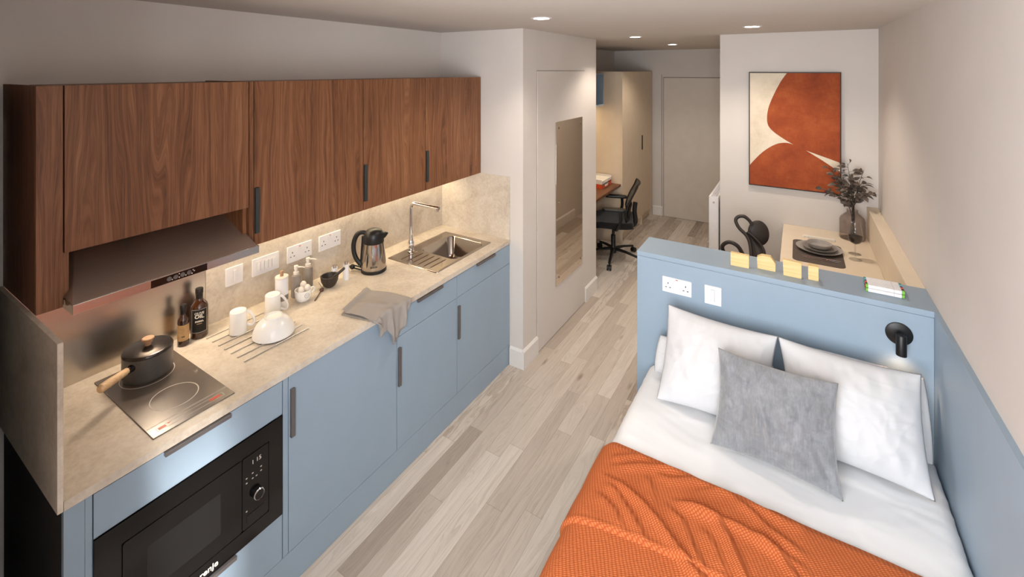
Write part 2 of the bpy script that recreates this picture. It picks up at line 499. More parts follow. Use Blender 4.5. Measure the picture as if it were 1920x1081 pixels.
ORG = {}
def tag(o, label=None, cat=None, group=None, kind=None):
    if label: o['label'] = label
    if cat: o['category'] = cat
    if group: o['group'] = group
    if kind: o['kind'] = kind
    return o
def thing(name, loc, label, cat, group=None):
    o = bpy.data.objects.new(name, None)
    o.empty_display_size = 0.05
    o.location = loc
    COL.objects.link(o)
    ORG[o] = Vector(loc)
    return tag(o, label, cat, group)
def finish(name, me, mats, parent, org, bev, sub, smooth, solid, label):
    if not isinstance(mats, (list, tuple)): mats = [mats]
    for m in mats: me.materials.append(m)
    L = ORG[parent] if parent else Vector(org)
    me.transform(Matrix.Translation(-L))
    if smooth:
        me.shade_smooth()
        me.set_sharp_from_angle(angle=math.radians(38 if smooth is True else smooth))
    o = bpy.data.objects.new(name, me)
    COL.objects.link(o)
    if parent:
        o.parent = parent
    else:
        o.location = L
    ORG[o] = L
    if solid:
        md = o.modifiers.new('solid', 'SOLIDIFY'); md.thickness = solid; md.offset = 0
    if sub:
        md = o.modifiers.new('sub', 'SUBSURF'); md.levels = sub; md.render_levels = sub
    if bev:
        md = o.modifiers.new('bevel', 'BEVEL'); md.width = bev; md.segments = 2; md.limit_method = 'ANGLE'; md.angle_limit = math.radians(40)
        if not smooth: 
            me.shade_smooth(); me.set_sharp_from_angle(angle=math.radians(30))
    if label: o['label'] = label
    return o
def obj(name, b, mats, parent=None, org=(0, 0, 0), bev=0, sub=0, smooth=False, solid=0, label=None, fix=True):
    if fix: bmesh.ops.recalc_face_normals(b.bm, faces=b.bm.faces)
    me = bpy.data.meshes.new(name)
    b.bm.to_mesh(me); b.bm.free()
    return finish(name, me, mats, parent, org, bev, sub, smooth, solid, label)
def struct(name, b, mats, bev=0, parent=None, smooth=False):
    o = obj(name, b, mats, parent, bev=bev, smooth=smooth)
    if not parent: o['kind'] = 'structure'
    return o
def text(name, s, size, p, xd, yd, mat, parent, ext=0.0004, align='CENTER', width=None, bold=0.0):
    cu = bpy.data.curves.new(name, 'FONT')
    cu.body = s; cu.size = size; cu.extrude = ext; cu.align_x = align; cu.align_y = 'CENTER'; cu.offset = bold; cu.resolution_u = 3
    t = bpy.data.objects.new(name, cu)
    COL.objects.link(t)
    bpy.context.view_layer.update()
    me = bpy.data.meshes.new_from_object(t.evaluated_get(bpy.context.evaluated_depsgraph_get()))
    bpy.data.objects.remove(t)
    X = Vector(xd).normalized(); Y = Vector(yd).normalized(); Z = X.cross(Y)
    m = Matrix((X, Y, Z)).transposed().to_4x4(); m.translation = Vector(p)
    me.transform(m)
    return finish(name, me, mat, parent, (0, 0, 0), 0, 0, False, 0, None)

# ================================================================== THE SETTING
struct('floor', B().box(XL - 0.2, XR + 0.2, YN - 0.2, YB + 0.2, -0.08, 0), M['floor'])
struct('ceiling', B().box(XL - 0.2, XR + 0.2, YN - 0.2, YB + 0.2, CEIL, CEIL + 0.1), M['ceil'])
struct('wall_left', B().box(XL - 0.15, XL, YN - 0.15, YB + 0.15, 0, CEIL), M['wall'])
struct('wall_right', B().box(XR, XR + 0.15, YN - 0.15, YB + 0.15, 0, CEIL), M['wall'])
struct('wall_back', B().box(XL, XR, YB, YB + 0.15, 0, CEIL), M['wall'])
struct('wall_back_right', B().box(XC, XR, YPIC, YB, 0, CEIL), M['wall'])
struct('wall_left_pod', B().box(XL, XP, YP, YP2, 0, CEIL), M['wall'])
struct('wall_near_shade_blocker', B().prism([(XL, YN), (-0.9, YN), (-0.9, 0.157), (-2.39, 0.4265), (XL, 0.4265)], 'z', 0, CEIL), M['wall'])  # added unseen blocker, slanted to keep light off the kitchen's near end
nb = B()
(a0, a1, z0, z1), (b0, b1, _, _) = WIN
y0, y1 = YN - 0.15, YN
nb.box(XL, a0, y0, y1, 0, CEIL); nb.box(a1, b0, y0, y1, 0, CEIL); nb.box(b1, XR, y0, y1, 0, CEIL)
for (p, q) in ((a0, a1), (b0, b1)):
    nb.box(p, q, y0, y1, 0, z0); nb.box(p, q, y0, y1, z1, CEIL)
struct('wall_near', nb, M['wall'])
for i, (p, q, zz0, zz1) in enumerate(WIN):
    w = B()
    w.box(p, q, y0 + 0.03, y0 + 0.07, zz0, zz0 + 0.04); w.box(p, q, y0 + 0.03, y0 + 0.07, zz1 - 0.04, zz1)
    w.box(p, p + 0.03, y0 + 0.03, y0 + 0.07, zz0, zz1); w.box(q - 0.03, q, y0 + 0.03, y0 + 0.07, zz0, zz1)
    struct('window_%d' % (i + 1), w, M['trim'])

# baseboards with a chamfered top
def skirting(name, path_axis, a0, a1, face, sgn, h=0.135, t=0.016):
    prof = [(0, 0), (t, 0), (t, h - 0.014), (t * 0.35, h), (0, h)]
    b = B()
    if path_axis == 'y': b.prism([(face + sgn * p, q) for p, q in prof], 'y', a0, a1)
    else: b.prism([(face + sgn * p, q) for p, q in prof], 'x', a0, a1)
    return struct(name, b, M['trim'])
skirting('baseboard_left', 'y', YP - 0.016, 3.072, XP, 1)
skirting('baseboard_left_far', 'y', 3.992, YP2, XP, 1)
skirting('baseboard_pod', 'x', XF, XP, YP, -1)
skirting('baseboard_back', 'x', -1.85, -1.716, YB, -1)
skirting('baseboard_right', 'y', YPIC, 4.36, XC, -1)
skirting('baseboard_picture', 'x', XC, XR, YPIC, -1)
skirting('baseboard_corridor', 'y', 5.4, 6.2, XC, -1)

# flush cupboard door in the pod
d = B(); d.box(XP, XP + 0.006, 3.075, 3.988, 0.006, 2.147)
struct('door_1', d, M['wall'], bev=0.002)
g = B(); g.box(XP, XP + 0.0015, 3.072, 3.075, 0, 2.15); g.box(XP, XP + 0.0015, 3.988, 3.991, 0, 2.15); g.box(XP, XP + 0.0015, 3.072, 3.991, 2.147, 2.150)
struct('trim_1', g, M['screw'])
# entrance door with frame
d = B(); d.box(-1.69, -0.82, YB - 0.012, YB, 0.004, 2.045)
struct('door_2', d, M['doorpaint'], bev=0.002)
g = B(); g.box(-1.697, -1.69, YB - 0.004, YB, 0, 2.052); g.box(-1.69, -0.82, YB - 0.004, YB, 2.045, 2.052); g.box(-1.722, -1.717, YB - 0.004, YB, 0.13, 2.09)
struct('trim_2', g, M['doorgap'])

# ================================================================== KITCHEN: WALL CABINETS
XW = -2.06; ZT = 2.101; ZB = 1.370; DT = 0.018
def handle_v(parent, y, z0, z1, x, m=None, w=0.018):
    b = B(); b.box(x - 0.002, x + 0.012, y, y + w, z0, z1)
    return obj('handle', b, m or M['gun'], parent, bev=0.0008)
def wallcab(y0, y1, label, z0=ZB, handle=None, name='wall_cabinet', open_below=False):
    t = thing(name, (XL, y0, z0 if not open_below else ZB), label, 'wall cabinet')
    c = B()
    zc = z0
    c.box(XL, XW - DT - 0.002, y0 + 0.001, y0 + 0.017, ZB, ZT - 0.004) if open_below else c.box(XL, XW - DT - 0.002, y0 + 0.001, y0 + 0.017, ZB + 0.004, ZT - 0.004)
    c.box(XL, XW - DT - 0.002, y1 - 0.017, y1 - 0.001, ZB + 0.004, ZT - 0.004)
    c.box(XL, XW - DT - 0.002, y0 + 0.017, y1 - 0.017, ZT - 0.022, ZT - 0.004)
    c.box(XL, XW - DT - 0.002, y0 + 0.017, y1 - 0.017, zc + 0.004, zc + 0.020)
    c.box(XL, XL + 0.008, y0 + 0.017, y1 - 0.017, zc + 0.02, ZT - 0.022)
    obj('carcass', c, M['walnut'], t)
    dd = B(); dd.box(XW - DT, XW, y0 + 0.0020, y1 - 0.0020, z0, ZT)
    dr = obj('door', dd, M['walnut'], t, bev=0.0008)
    if handle: handle_v(dr, handle[0], handle[1], handle[2], XW, M['darkhandle'])
    return t
# filler and end panel
t = thing('end_panel', (XL, YE, ZB), 'narrow walnut end panel closing the near end of the wall cabinets', 'cabinet panel')
obj('side_panel', B().box(XL, XW - DT, YE, YE + 0.018, ZB, ZT), M['walnut'], t)
obj('filler_strip', B().box(XW - DT, XW, YE, 0.509, ZB, ZT), M['walnut'], t, bev=0.0008)
wallcab(0.511, 1.115, 'widest walnut lift-up cabinet above the cooker hood, without a handle', z0=1.546, open_below=True)
t = thing('filler_strip', (XL, 1.116, ZB), 'thin vertical walnut strip between hood cabinet and first handled door', 'cabinet panel')
obj('strip', B().box(XL, XW, 1.1165, 1.1345, ZB, ZT), M['walnut'], t)
wallcab(1.136, 1.744, 'walnut wall cabinet next to the hood, above the light switches', handle=(1.139, 1.424, 1.627))
wallcab(1.746, 2.250, 'walnut wall cabinet above the kettle, second from the corner', handle=(1.748, 1.42, 1.624))
wallcab(2.252, 2.866, 'walnut wall cabinet in the far corner above the sink', handle=(2.254, 1.424, 1.627))
tp = B().box(XL, XW - 0.012, YE, YP - 0.001, ZT - 0.003, ZT + 0.001)
# under-cabinet LED strip
t = thing('led_strip', (-2.36, 1.16, ZB), 'slim warm LED strip light under the wall cabinets', 'strip light')
obj('housing', B().box(-2.41, -2.385, 1.16, 2.84, ZB - 0.004, ZB + 0.003), M['offwhite'], t)
obj('diffuser', B().box(-2.408, -2.387, 1.165, 2.835, ZB - 0.0055, ZB - 0.0041), M['led_on'], t)
light('led_light', 'AREA', (-2.397, 2.0, ZB - 0.008), 4.0, (1.0, 0.83, 0.56), (0, 0, 0), shape='RECTANGLE', size=0.02, size_y=1.67)

# ================================================================== COOKER HOOD
t = thing('cooker_hood', (-2.2, 0.512, 1.358), 'brushed steel visor cooker hood with black control strip', 'cooker hood')
hy0, hy1 = 0.514, 1.114
hf = -1.99
b = B()
b.loft([[(XL + 0.02, hy0 + 0.10, 1.54), (-2.36, hy0 + 0.10, 1.54), (-2.36, hy1 - 0.003, 1.54), (XL + 0.02, hy1 - 0.003, 1.54)],
        [(XL + 0.02, hy0, 1.405), (hf, hy0, 1.392), (hf, hy1 + 0.0, 1.392), (XL + 0.02, hy1, 1.405)]], True, True)
obj('sloping_top', b, M['steelhood'], t, bev=0.002)
obj('front_lip', B().prism([(XL + 0.02, hy0), (hf + 0.002, hy0), (hf + 0.002, hy1 + 0.006), (-2.055, hy1 + 0.006), (-2.055, hy1), (XL + 0.02, hy1)], 'z', 1.360, 1.392), M['steel'], t, bev=0.0015)
cp = obj('control_strip', B().box(hf + 0.0015, hf + 0.0035, 0.726, 0.912, 1.362, 1.388), M['blackgloss'], t)
for i, yy in enumerate((0.782, 0.803, 0.826, 0.848)):
    obj('button', B().lathe([(0.008, 0), (0.008, 0.002)], (hf + 0.0035, yy, 1.376), 20, 'x'), M['gun'], cp)
for yy, zz in ((0.792, 1.370), (0.815, 1.370), (0.837, 1.370), (0.858, 1.369), (0.815, 1.383), (0.862, 1.381), (0.866, 1.376)):
    obj('symbol', B().box(hf + 0.0035, hf + 0.0039, yy - 0.0018, yy + 0.0018, zz - 0.0018, zz + 0.0018), M['print'], cp)
obj('filter', B().box(-2.35, -2.05, 0.56, 1.07, 1.352, 1.3595), M['gun'], t)
hl = obj('lamp', B().box(-2.40, -2.36, 0.80, 0.98, 1.354, 1.3595), M['led_on'], t)
light('hood_light', 'AREA', (-2.35, 0.93, 1.347), 2.0, (1.0, 0.82, 0.64), (0, 0, 0), shape='RECTANGLE', size=0.05, size_y=0.10)

# ================================================================== SPLASHBACKS AND WORKTOP
tag(obj('splashback', B().box(XL + 0.003, XL + 0.012, 1.112, YP - 0.001, ZW, ZB), M['stone'], org=(XL, 2, ZW), bev=0.001), 'beige stone-effect splashback behind sockets and kettle', 'splashback')
tag(obj('splashback', B().box(XL + 0.012, -1.797, YP - 0.012, YP - 0.0005, ZW, ZB), M['stone'], org=(-2.1, YP, ZW), bev=0.001), 'stone-effect upstand panel on the far end wall beside the sink', 'splashback')
tag(obj('splashback', B().box(XL, XF, 0.431, 0.4445, 0.882, ZB), M['stone'], org=(-2.1, 0.44, ZW), bev=0.001), 'stone-effect side panel at the near end of the worktop', 'splashback')
tag(obj('splashback', B().box(XL, XL + 0.014, 0.446, 1.111, ZW, ZB), M['steelback'], org=(XL, 0.8, ZW), bev=0.001), 'reflective brushed steel splashback behind the saucepan', 'splashback')
sx0, sx1, sy0, sy1 = -2.298, -1.886, 2.155, 2.738
wt = B()
wt.box(XL, XF, 0.4455, sy0, 0.882, ZW); wt.box(XL, XF, sy1, YP, 0.882, ZW); wt.box(XL, sx0, sy0, sy1, 0.882, ZW); wt.box(sx1, XF, sy0, sy1, 0.882, ZW)
bmesh.ops.remove_doubles(wt.bm, verts=wt.bm.verts, dist=1e-5)
tag(obj('worktop', wt, M['stone'], org=(-2.1, 1.6, 0.882)), 'long beige stone-effect kitchen worktop', 'worktop')

# ================================================================== BASE UNITS
XD = XF - 0.005
def front(parent, name, y0, y1, z0, z1, mat=None):
    b = B(); b.box(XD - DT, XD, y0 + 0.0015, y1 - 0.0015, z0, z1)
    return obj(name, b, mat or M['blue'], parent, bev=0.0008)
def handle_h(parent, y0, y1, z):
    b = B(); b.box(XD - 0.004, XD + 0.014, y0, y1, z - 0.012, z + 0.0015)
    return obj('handle', b, M['gun'], parent, bev=0.0008)
def carcass(parent, y0, y1, z0=0.146, z1=0.880):
    b = B(); x0, x1 = XL + 0.05, XD - DT - 0.002
    b.box(x0, x1, y0 + 0.001, y0 + 0.017, z0, z1); b.box(x0, x1, y1 - 0.017, y1 - 0.001, z0, z1)
    b.box(x0, x1, y0 + 0.017, y1 - 0.017, z0, z0 + 0.016); b.box(x0, x0 + 0.006, y0 + 0.017, y1 - 0.017, z0 + 0.016, z1)
    return obj('carcass', b, M['blue'], parent)
def basecab(y0, y1, label):
    t = thing('base_cabinet', (-2.1, y0, 0.146), label, 'base cabinet')
    carcass(t, y0, y1)
    return t
t = thing('end_panel', (-2.1, YE, 0), 'blue filler strip and end panel at the near end of the base units', 'cabinet panel')
obj('side_panel', B().box(XL + 0.01, XD - DT - 0.001, 0.4455, 0.463, 0, 0.881), M['shadeside'], t)
obj('filler_strip', B().box(XD - DT, XD, 0.4455, 0.492, 0, 0.881), M['blue'], t, bev=0.0006)
obj('filler_strip', B().box(XD - DT, XD - 0.001, 0.493, 0.5095, 0, 0.881), M['blue'], t, bev=0.0006)
t = basecab(0.511, 1.109, 'blue base unit under the hob holding the microwave between two drawers')
f = front(t, 'drawer_front', 0.511, 1.109, 0.741, 0.876); handle_h(f, 0.693, 0.903, 0.876)
f = front(t, 'drawer_front', 0.511, 1.109, 0.147, 0.331); handle_h(f, 0.715, 0.922, 0.331)
t = thing('filler_strip', (XD, 1.11, 0.147), 'thin blue vertical strip between microwave unit and tall-door unit', 'cabinet panel')
obj('strip', B().box(XD - DT - 0.1, XD, 1.1115, 1.1335, 0.147, 0.881), M['blue'], t, bev=0.0006)
t = basecab(1.135, 1.744, 'blue base unit with one full-height door, beside the microwave')
f = front(t, 'door', 1.135, 1.744, 0.147, 0.880); handle_v(f, 1.142, 0.623, 0.823, XD)
t = basecab(1.745, 2.249, 'blue base unit with drawer and door under the hanging towel')
f = front(t, 'drawer_front', 1.745, 2.249, 0.740, 0.876); handle_h(f, 1.895, 2.105, 0.876)
f = front(t, 'door', 1.745, 2.249, 0.147, 0.737); handle_v(f, 1.750, 0.480, 0.683, XD)
t = basecab(2.250, 2.864, 'blue base unit with drawer and door under the sink')
f = front(t, 'drawer_front', 2.250, 2.864, 0.740, 0.876); handle_h(f, 2.450, 2.662, 0.876)
f = front(t, 'door', 2.250, 2.864, 0.147, 0.737); handle_v(f, 2.254, 0.481, 0.686, XD)
tag(obj('plinth', B().box(XD - DT, XD, 0.511, 2.862, 0, 0.144), M['blue'], org=(XD, 1.6, 0), bev=0.0008), 'long blue plinth board along the floor under the kitchen', 'plinth')

# ================================================================== MICROWAVE
t = thing('microwave', (-2.0, 0.81, 0.335), 'black built-in microwave with round chrome dial', 'microwave')
mx = XD + 0.004
obj('body', B().box(-2.25, XD - 0.003, 0.53, 1.09, 0.345, 0.73), M['black'], t)
fr = B()
fr.box(XD - 0.002, mx, 0.5125, 0.578, 0.3345, 0.738); fr.box(XD - 0.002, mx, 1.050, 1.1075, 0.3345, 0.738)
fr.box(XD - 0.002, mx, 0.578, 1.050, 0.3345, 0.393); fr.box(XD - 0.002, mx, 0.578, 1.050, 0.672, 0.738)
obj('frame', fr, M['blackgloss'], t)
dr = obj('door', B().prism([(p[0], p[1]) for p in rr(0.7625, 0.5325, 0.1815, 0.136, 0.008, 0)], 'x', XD - 0.001, mx + 0.001), M['blackgloss'], t, bev=0.0006)
obj('window', B().prism([(p[0], p[1]) for p in rr(0.757, 0.530, 0.112, 0.076, 0.006, 0)], 'x', mx + 0.001, mx + 0.0014), M['blackwin'], dr)
cpn = obj('control_panel', B().prism([(p[0], p[1]) for p in rr(0.9970, 0.5325, 0.0505, 0.136, 0.008, 0)], 'x', XD - 0.001, mx + 0.001), M['blackgloss'], t, bev=0.0006)
kn = obj('dial', B().lathe([(0.0205, 0), (0.0205, 0.016), (0.018, 0.019), (0, 0.019)], (mx + 0.001, 1.001, 0.508), 32, 'x'), M['black'], cpn, smooth=True)
obj('ring', B().lathe([(0.0205, 0.014), (0.0212, 0.0165), (0.019, 0.020), (0.0175, 0.0195), (0.0175, 0.014)], (mx + 0.001, 1.001, 0.508), 32, 'x', cap=False), M['chrome'], kn, smooth=True)
obj('release_button', B().box(mx + 0.001, mx + 0.0025, 0.962, 1.036, 0.416, 0.444), M['blackgloss'], cpn, bev=0.0008)
text('display', '1 15', 0.022, (mx + 0.0012, 1.000, 0.634), (0, 1, 0), (0, 0, 1), M['print'], cpn)
for yy, zz in ((0.962, 0.588), (0.962, 0.570), (0.985, 0.593), (0.985, 0.573), (1.000, 0.573), (1.018, 0.596), (1.018, 0.580), (1.02, 0.486), (1.012, 0.487), (0.962, 0.462)):
    obj('symbol', B().box(mx + 0.001, mx + 0.0013, yy - 0.003, yy + 0.003, zz - 0.002, zz + 0.002), M['line'], cpn)
text('lettering', 'gorenje', 0.030, (mx + 0.0002, 0.815, 0.3615), (0, 1, 0), (0, 0, 1), M['print'], t, bold=0.0006)

# ================================================================== HOB
t = thing('induction_hob', (-2.1, 0.81, ZW), 'narrow black ceramic hob with two zones set in the worktop', 'hob')
hz = ZW + 0.004
obj('glass', B().box(-2.372, -1.840, 0.678, 0.942, ZW - 0.002, hz), M['hob'], t, bev=0.001)
def ringm(c, r, w, z):
    return B().lathe([(r - w, 0), (r - w, 0.0004), (r, 0.0004), (r, 0)], (c[0], c[1], z), 64, cap=False)
obj('cooking_zone', ringm((-2.015, 0.811), 0.077, 0.0036, hz), M['line'], t)
obj('cooking_zone', ringm((-2.252, 0.811), 0.090, 0.0028, hz), M['line'], t)
ln = B()
ln.box(-1.9050, -1.9038, 0.680, 0.940, hz, hz + 0.0003); ln.box(-1.9005, -1.8993, 0.680, 0.940, hz, hz + 0.0003)
for xx in (-1.884, -1.862): ln.box(xx, xx + 0.0014, 0.70, 0.915, hz, hz + 0.0003)
for yy in (0.70, 0.914): ln.box(-1.884, -1.8606, yy, yy + 0.0014, hz, hz + 0.0003)
obj('control_outline', ln, M['line'], t)
for q in ((-1.880, -1.866, 0.705, 0.728), (-1.882, -1.875, 0.735, 0.743), (-1.880, -1.866, 0.868, 0.905)):
    obj('touch_symbol', B().box(*q, hz, hz + 0.0003), M['redprint'], t)

# ================================================================== SAUCEPAN
pc = (-2.252, 0.812)
PS = 0.84
pz = hz + 0.0005
t = thing('saucepan', (pc[0], pc[1], pz), 'dark graphite saucepan with lid and pale wooden handle on the hob', 'saucepan')
obj('pan_body', B().lathe([(r_ * PS, h_) for r_, h_ in [(0, 0), (0.086, 0), (0.094, 0.006), (0.0995, 0.020), (0.100, 0.100), (0.097, 0.100), (0.096, 0.02), (0, 0.008)]], (pc[0], pc[1], pz), 64), M['graphite'], t, smooth=True)
lid = obj('lid', B().lathe([(r_ * PS, h_) for r_, h_ in [(0, 0.0985), (0.0965, 0.0985), (0.1005, 0.1015), (0.1005, 0.106), (0.096, 0.1115), (0.088, 0.1135), (0.04, 0.117), (0, 0.118)]], (pc[0], pc[1], pz), 64), M['potlid'], t, smooth=True)
obj('knob', B().lathe([(0, 0.118), (0.010, 0.118), (0.010, 0.124), (0.014, 0.129), (0.0215, 0.143), (0.021, 0.146), (0.0185, 0.148), (0, 0.148)], (pc[0], pc[1], pz), 32), M['knobwood'], lid, smooth=True)
hd = Vector((0.545, -0.839, 0)).normalized()
h0 = Vector((pc[0], pc[1], pz + 0.076)) + hd * 0.083
obj('bracket', B().tube([h0 - hd * 0.006, h0 + hd * 0.012, h0 + hd * 0.034 + Vector((0, 0, 0.004))], [0.016, 0.012, 0.0125], 20), M['potlid'], t, smooth=True)
hp = [h0 + hd * q + Vector((0, 0, z)) for q, z in ((0.024, 0.0035), (0.045, 0.006), (0.08, 0.010), (0.11, 0.013), (0.138, 0.015), (0.145, 0.0155))]
obj('handle', B().tube(hp, [0.0125, 0.0135, 0.0145, 0.0155, 0.0150, 0.009], 20), M['beech'], t, smooth=True)

# ================================================================== BOTTLES
bc = (-2.365, 0.986, ZW)
t = thing('sauce_bottle', bc, 'small dark bottle with a tan paper label next to the saucepan', 'bottle')
obj('glass_body', B().lathe([(0, 0.002), (0.018, 0), (0.0220, 0.004), (0.0220, 0.112), (0.020, 0.122), (0.012, 0.132), (0.0108, 0.140), (0.0108, 0.160), (0, 0.160)], bc, 32), M['amber'], t, smooth=True)
obj('paper_label', B().lathe([(0.0221, 0.026), (0.0225, 0.026), (0.0225, 0.096), (0.0221, 0.096)], bc, 32, cap=False), M['tanlabel'], t, smooth=True)
obj('cap', B().lathe([(0.0112, 0.142), (0.0117, 0.160), (0.0127, 0.161), (0.0127, 0.180), (0.0117, 0.182), (0, 0.182)], bc, 24), M['capfoil'], t, smooth=True)
vd = Vector((-bc[0], -bc[1], 0)).normalized(); vx = Vector((0, 0, 1)).cross(vd)
q0 = Vector(bc) + vd * 0.0227
obj('printed_mark', B().loft([[q0 + vx * sx_ * 0.006 + Vector((0, 0, 0.045 + sz_ * 0.002)) + vd * d_ for sx_, sz_ in ((-1, -1), (1, -1), (1, 1), (-1, 1))] for d_ in (-0.0008, 0.0002)], True, True), M['darkprint'], t)
bc = (-2.379, 1.058, ZW)
t = thing('oil_bottle', bc, 'tall dark olive oil bottle with black lettered label', 'bottle')
obj('glass_body', B().lathe([(0, 0.002), (0.030, 0), (0.0355, 0.005), (0.0355, 0.138), (0.032, 0.152), (0.020, 0.166), (0.0145, 0.176), (0.014, 0.200), (0, 0.200)], bc, 36), M['olive'], t, smooth=True)
obj('cap', B().lathe([(0.0145, 0.178), (0.0150, 0.202), (0.0162, 0.203), (0.0162, 0.222), (0.015, 0.224), (0, 0.224)], bc, 24), M['capfoil'], t, smooth=True)
vd = Vector((-bc[0], -bc[1], 0)).normalized(); vx = Vector((0, 0, 1)).cross(vd)
def curved(b, r, c, z0, z1, half, n=14):
    a0 = math.atan2(vd.y, vd.x)
    b.loft([[(c[0] + r * math.cos(a0 + half * (2 * i / n - 1)), c[1] + r * math.sin(a0 + half * (2 * i / n - 1)), c[2] + z) for i in range(n + 1)] for z in (z0, z1)], closed=False)
lb = B(); curved(lb, 0.0359, bc, 0.030, 0.140, 0.95)
lb = obj('label', lb, M['blacklabel'], t, smooth=True, fix=False)
ol = B()
curved(ol, 0.0361, bc, 0.032, 0.0335, 0.9); curved(ol, 0.0361, bc, 0.1365, 0.138, 0.9)
a0 = math.atan2(vd.y, vd.x)
for s_ in (-0.9, 0.9):
    for q in (0,):
        a = a0 + s_
        ol.loft([[(bc[0] + 0.0361 * math.cos(a + e), bc[1] + 0.0361 * math.sin(a + e), bc[2] + z) for e in (-0.02, 0.02)] for z in (0.032, 0.138)], closed=False)
obj('border', ol, M['line'], lb, fix=False)
P0 = Vector(bc) + vd * 0.0364
text('lettering', 'OLIVE', 0.014, P0 + Vector((0, 0, 0.121)), vx, (0, 0, 1), M['print'], lb, ext=0.0002, bold=0.0003)
text('lettering', 'OIL', 0.023, P0 + Vector((0, 0, 0.106)), vx, (0, 0, 1), M['print'], lb, ext=0.0002, bold=0.0008)
text('lettering', 'PARMA', 0.010, P0 + Vector((0, 0, 0.084)), vx, (0, 0, 1), M['print'], lb, ext=0.0002, bold=0.0005)
obj('printed_rule', B().loft([[P0 + vx * sx_ * 0.010 + Vector((0, 0, 0.073 + sz_ * 0.0008)) + vd * d_ for sx_, sz_ in ((-1, -1), (1, -1), (1, 1), (-1, 1))] for d_ in (-0.0006, 0.0002)], True, True), M['tanlabel'], lb)

# ================================================================== DRAINER RODS, CUPS, BOWL
ordn = ['nearest the splashback', 'second from the splashback', 'third from the splashback', 'middle one of the seven', 'third from the worktop edge', 'second from the worktop edge', 'nearest the worktop edge']
for i in range(7):
    x = -2.322 + i * 0.0535
    b = B(); b.tube([(x, 1.062, ZW + 0.0032), (x, 1.365, ZW + 0.0032)], 0.0028, 10)
    tag(obj('drainer_rod', b, M['rod'], org=(x, 1.2, ZW), smooth=True), 'thin chrome drainer rod on the worktop, ' + ordn[i], 'drainer rod', 'chrome drainer rods on the worktop')
def mug(c, yaw, label):
    z = ZW + 0.0062
    t = thing('mug', (c[0], c[1], z), label, 'mug', 'upturned white mugs on the drainer')
    obj('cup', B().lathe([(0.0345, 0), (0.037, 0.0), (0.038, 0.003), (0.0365, 0.050), (0.0355, 0.096), (0.034, 0.1005), (0.030, 0.102), (0.028, 0.1005), (0, 0.1005)], (c[0], c[1], z), 40, cap=False), M['ceramic'], t, smooth=True)
    d = Vector((math.cos(yaw), math.sin(yaw), 0))
    C = Vector((c[0], c[1], z))
    pts = spline([C + d * r + Vector((0, 0, h)) for r, h in ((0.034, 0.086), (0.046, 0.080), (0.061, 0.056), (0.068, 0.030), (0.058, 0.013), (0.035, 0.022))], 6)
    obj('handle', B().tube(pts, 0.0048, 10, flat=1.3), M['ceramic'], t, smooth=True)
mug((-2.249, 1.167), math.atan2(0.95, 0.3), 'upturned white mug nearest the oil bottles')
mug((-2.266, 1.345), math.atan2(0.8, 0.6), 'upturned white mug behind the upturned bowl')
c = (-2.098, 1.250)
t = thing('bowl', (c[0], c[1], ZW + 0.0062), 'white bowl lying upside down in front of the mugs', 'bowl')
obj('bowl_shell', B().lathe([(0.088, 0.0), (0.0905, 0.001), (0.089, 0.014), (0.079, 0.040), (0.059, 0.065), (0.040, 0.076), (0.038, 0.083), (0.035, 0.083), (0.034, 0.078), (0, 0.077)], (c[0], c[1], ZW + 0.0062), 56, cap=False), M['ceramic'], t, smooth=True)

# ================================================================== CANISTER, SOAP, EGG CUP, MORTAR ...
c = (-2.306, 1.418, ZW)
t = thing('storage_jar', c, 'tall white and beige jar with wooden peg behind the second mug', 'jar')
obj('jar_base', B().lathe([(0, 0), (0.027, 0), (0.0320, 0.010), (0.0320, 0.040), (0, 0.040)], c, 36), M['ceramic'], t, smooth=True)
obj('band', B().lathe([(0.0315, 0.040), (0.0322, 0.040), (0.0322, 0.068), (0.0315, 0.068)], c, 36, cap=False), M['grooved'], t, smooth=True)
obj('sleeve', B().lathe([(0.0300, 0.066), (0.0318, 0.066), (0.0318, 0.152), (0.0300, 0.152)], c, 36), M['white'], t, smooth=True)
obj('lid', B().lathe([(0, 0.152), (0.0325, 0.152), (0.0325, 0.159), (0.031, 0.161), (0, 0.161)], c, 36), M['offwhite'], t, smooth=True)
obj('peg', B().lathe([(0.0085, 0.161), (0.0085, 0.186), (0.007, 0.188), (0, 0.188)], c, 16), M['knobwood'], t, smooth=True)
def soap(c, yaw, label):
    t = thing('soap_dispenser', c, label, 'soap dispenser', 'ribbed soap dispensers by the splashback')
    loops = []
    for r, h in ((0.0235, 0), (0.0255, 0.003), (0.0255, 0.104), (0.022, 0.116), (0.012, 0.124)):
        loops.append([(c[0] + (r * (1 + (0.025 if i % 2 else -0.02) * (r > 0.0225))) * math.cos(2 * PI * i / 56), c[1] + (r * (1 + (0.025 if i % 2 else -0.02) * (r > 0.0225))) * math.sin(2 * PI * i / 56), c[2] + h) for i in range(56)])
    obj('bottle_body', B().loft(loops, True, True), M['grooved'], t, smooth=25)
    p = obj('pump', B().lathe([(0.0145, 0.122), (0.0145, 0.134), (0.009, 0.137), (0.0085, 0.150), (0.011, 0.151), (0.011, 0.168), (0, 0.169)], c, 24), M['offwhite'], t, smooth=True)
    d = Vector((math.cos(yaw), math.sin(yaw), 0)); C = Vector(c) + Vector((0, 0, 0.161))
    obj('nozzle', B().tube([C, C + d * 0.03, C + d * 0.048 + Vector((0, 0, -0.003))], [0.0042, 0.0036, 0.0028], 10), M['offwhite'], p, smooth=True)
soap((-2.345, 1.525, ZW), 0.6, 'taupe ribbed soap dispenser standing nearer the white jar')
soap((-2.386, 1.625, ZW), 0.6, 'taupe ribbed soap dispenser standing nearer the splashback sockets')
c = (-2.272, 1.518, ZW)
t = thing('cup', c, 'small round white cup with face emblem holding eggs', 'cup')
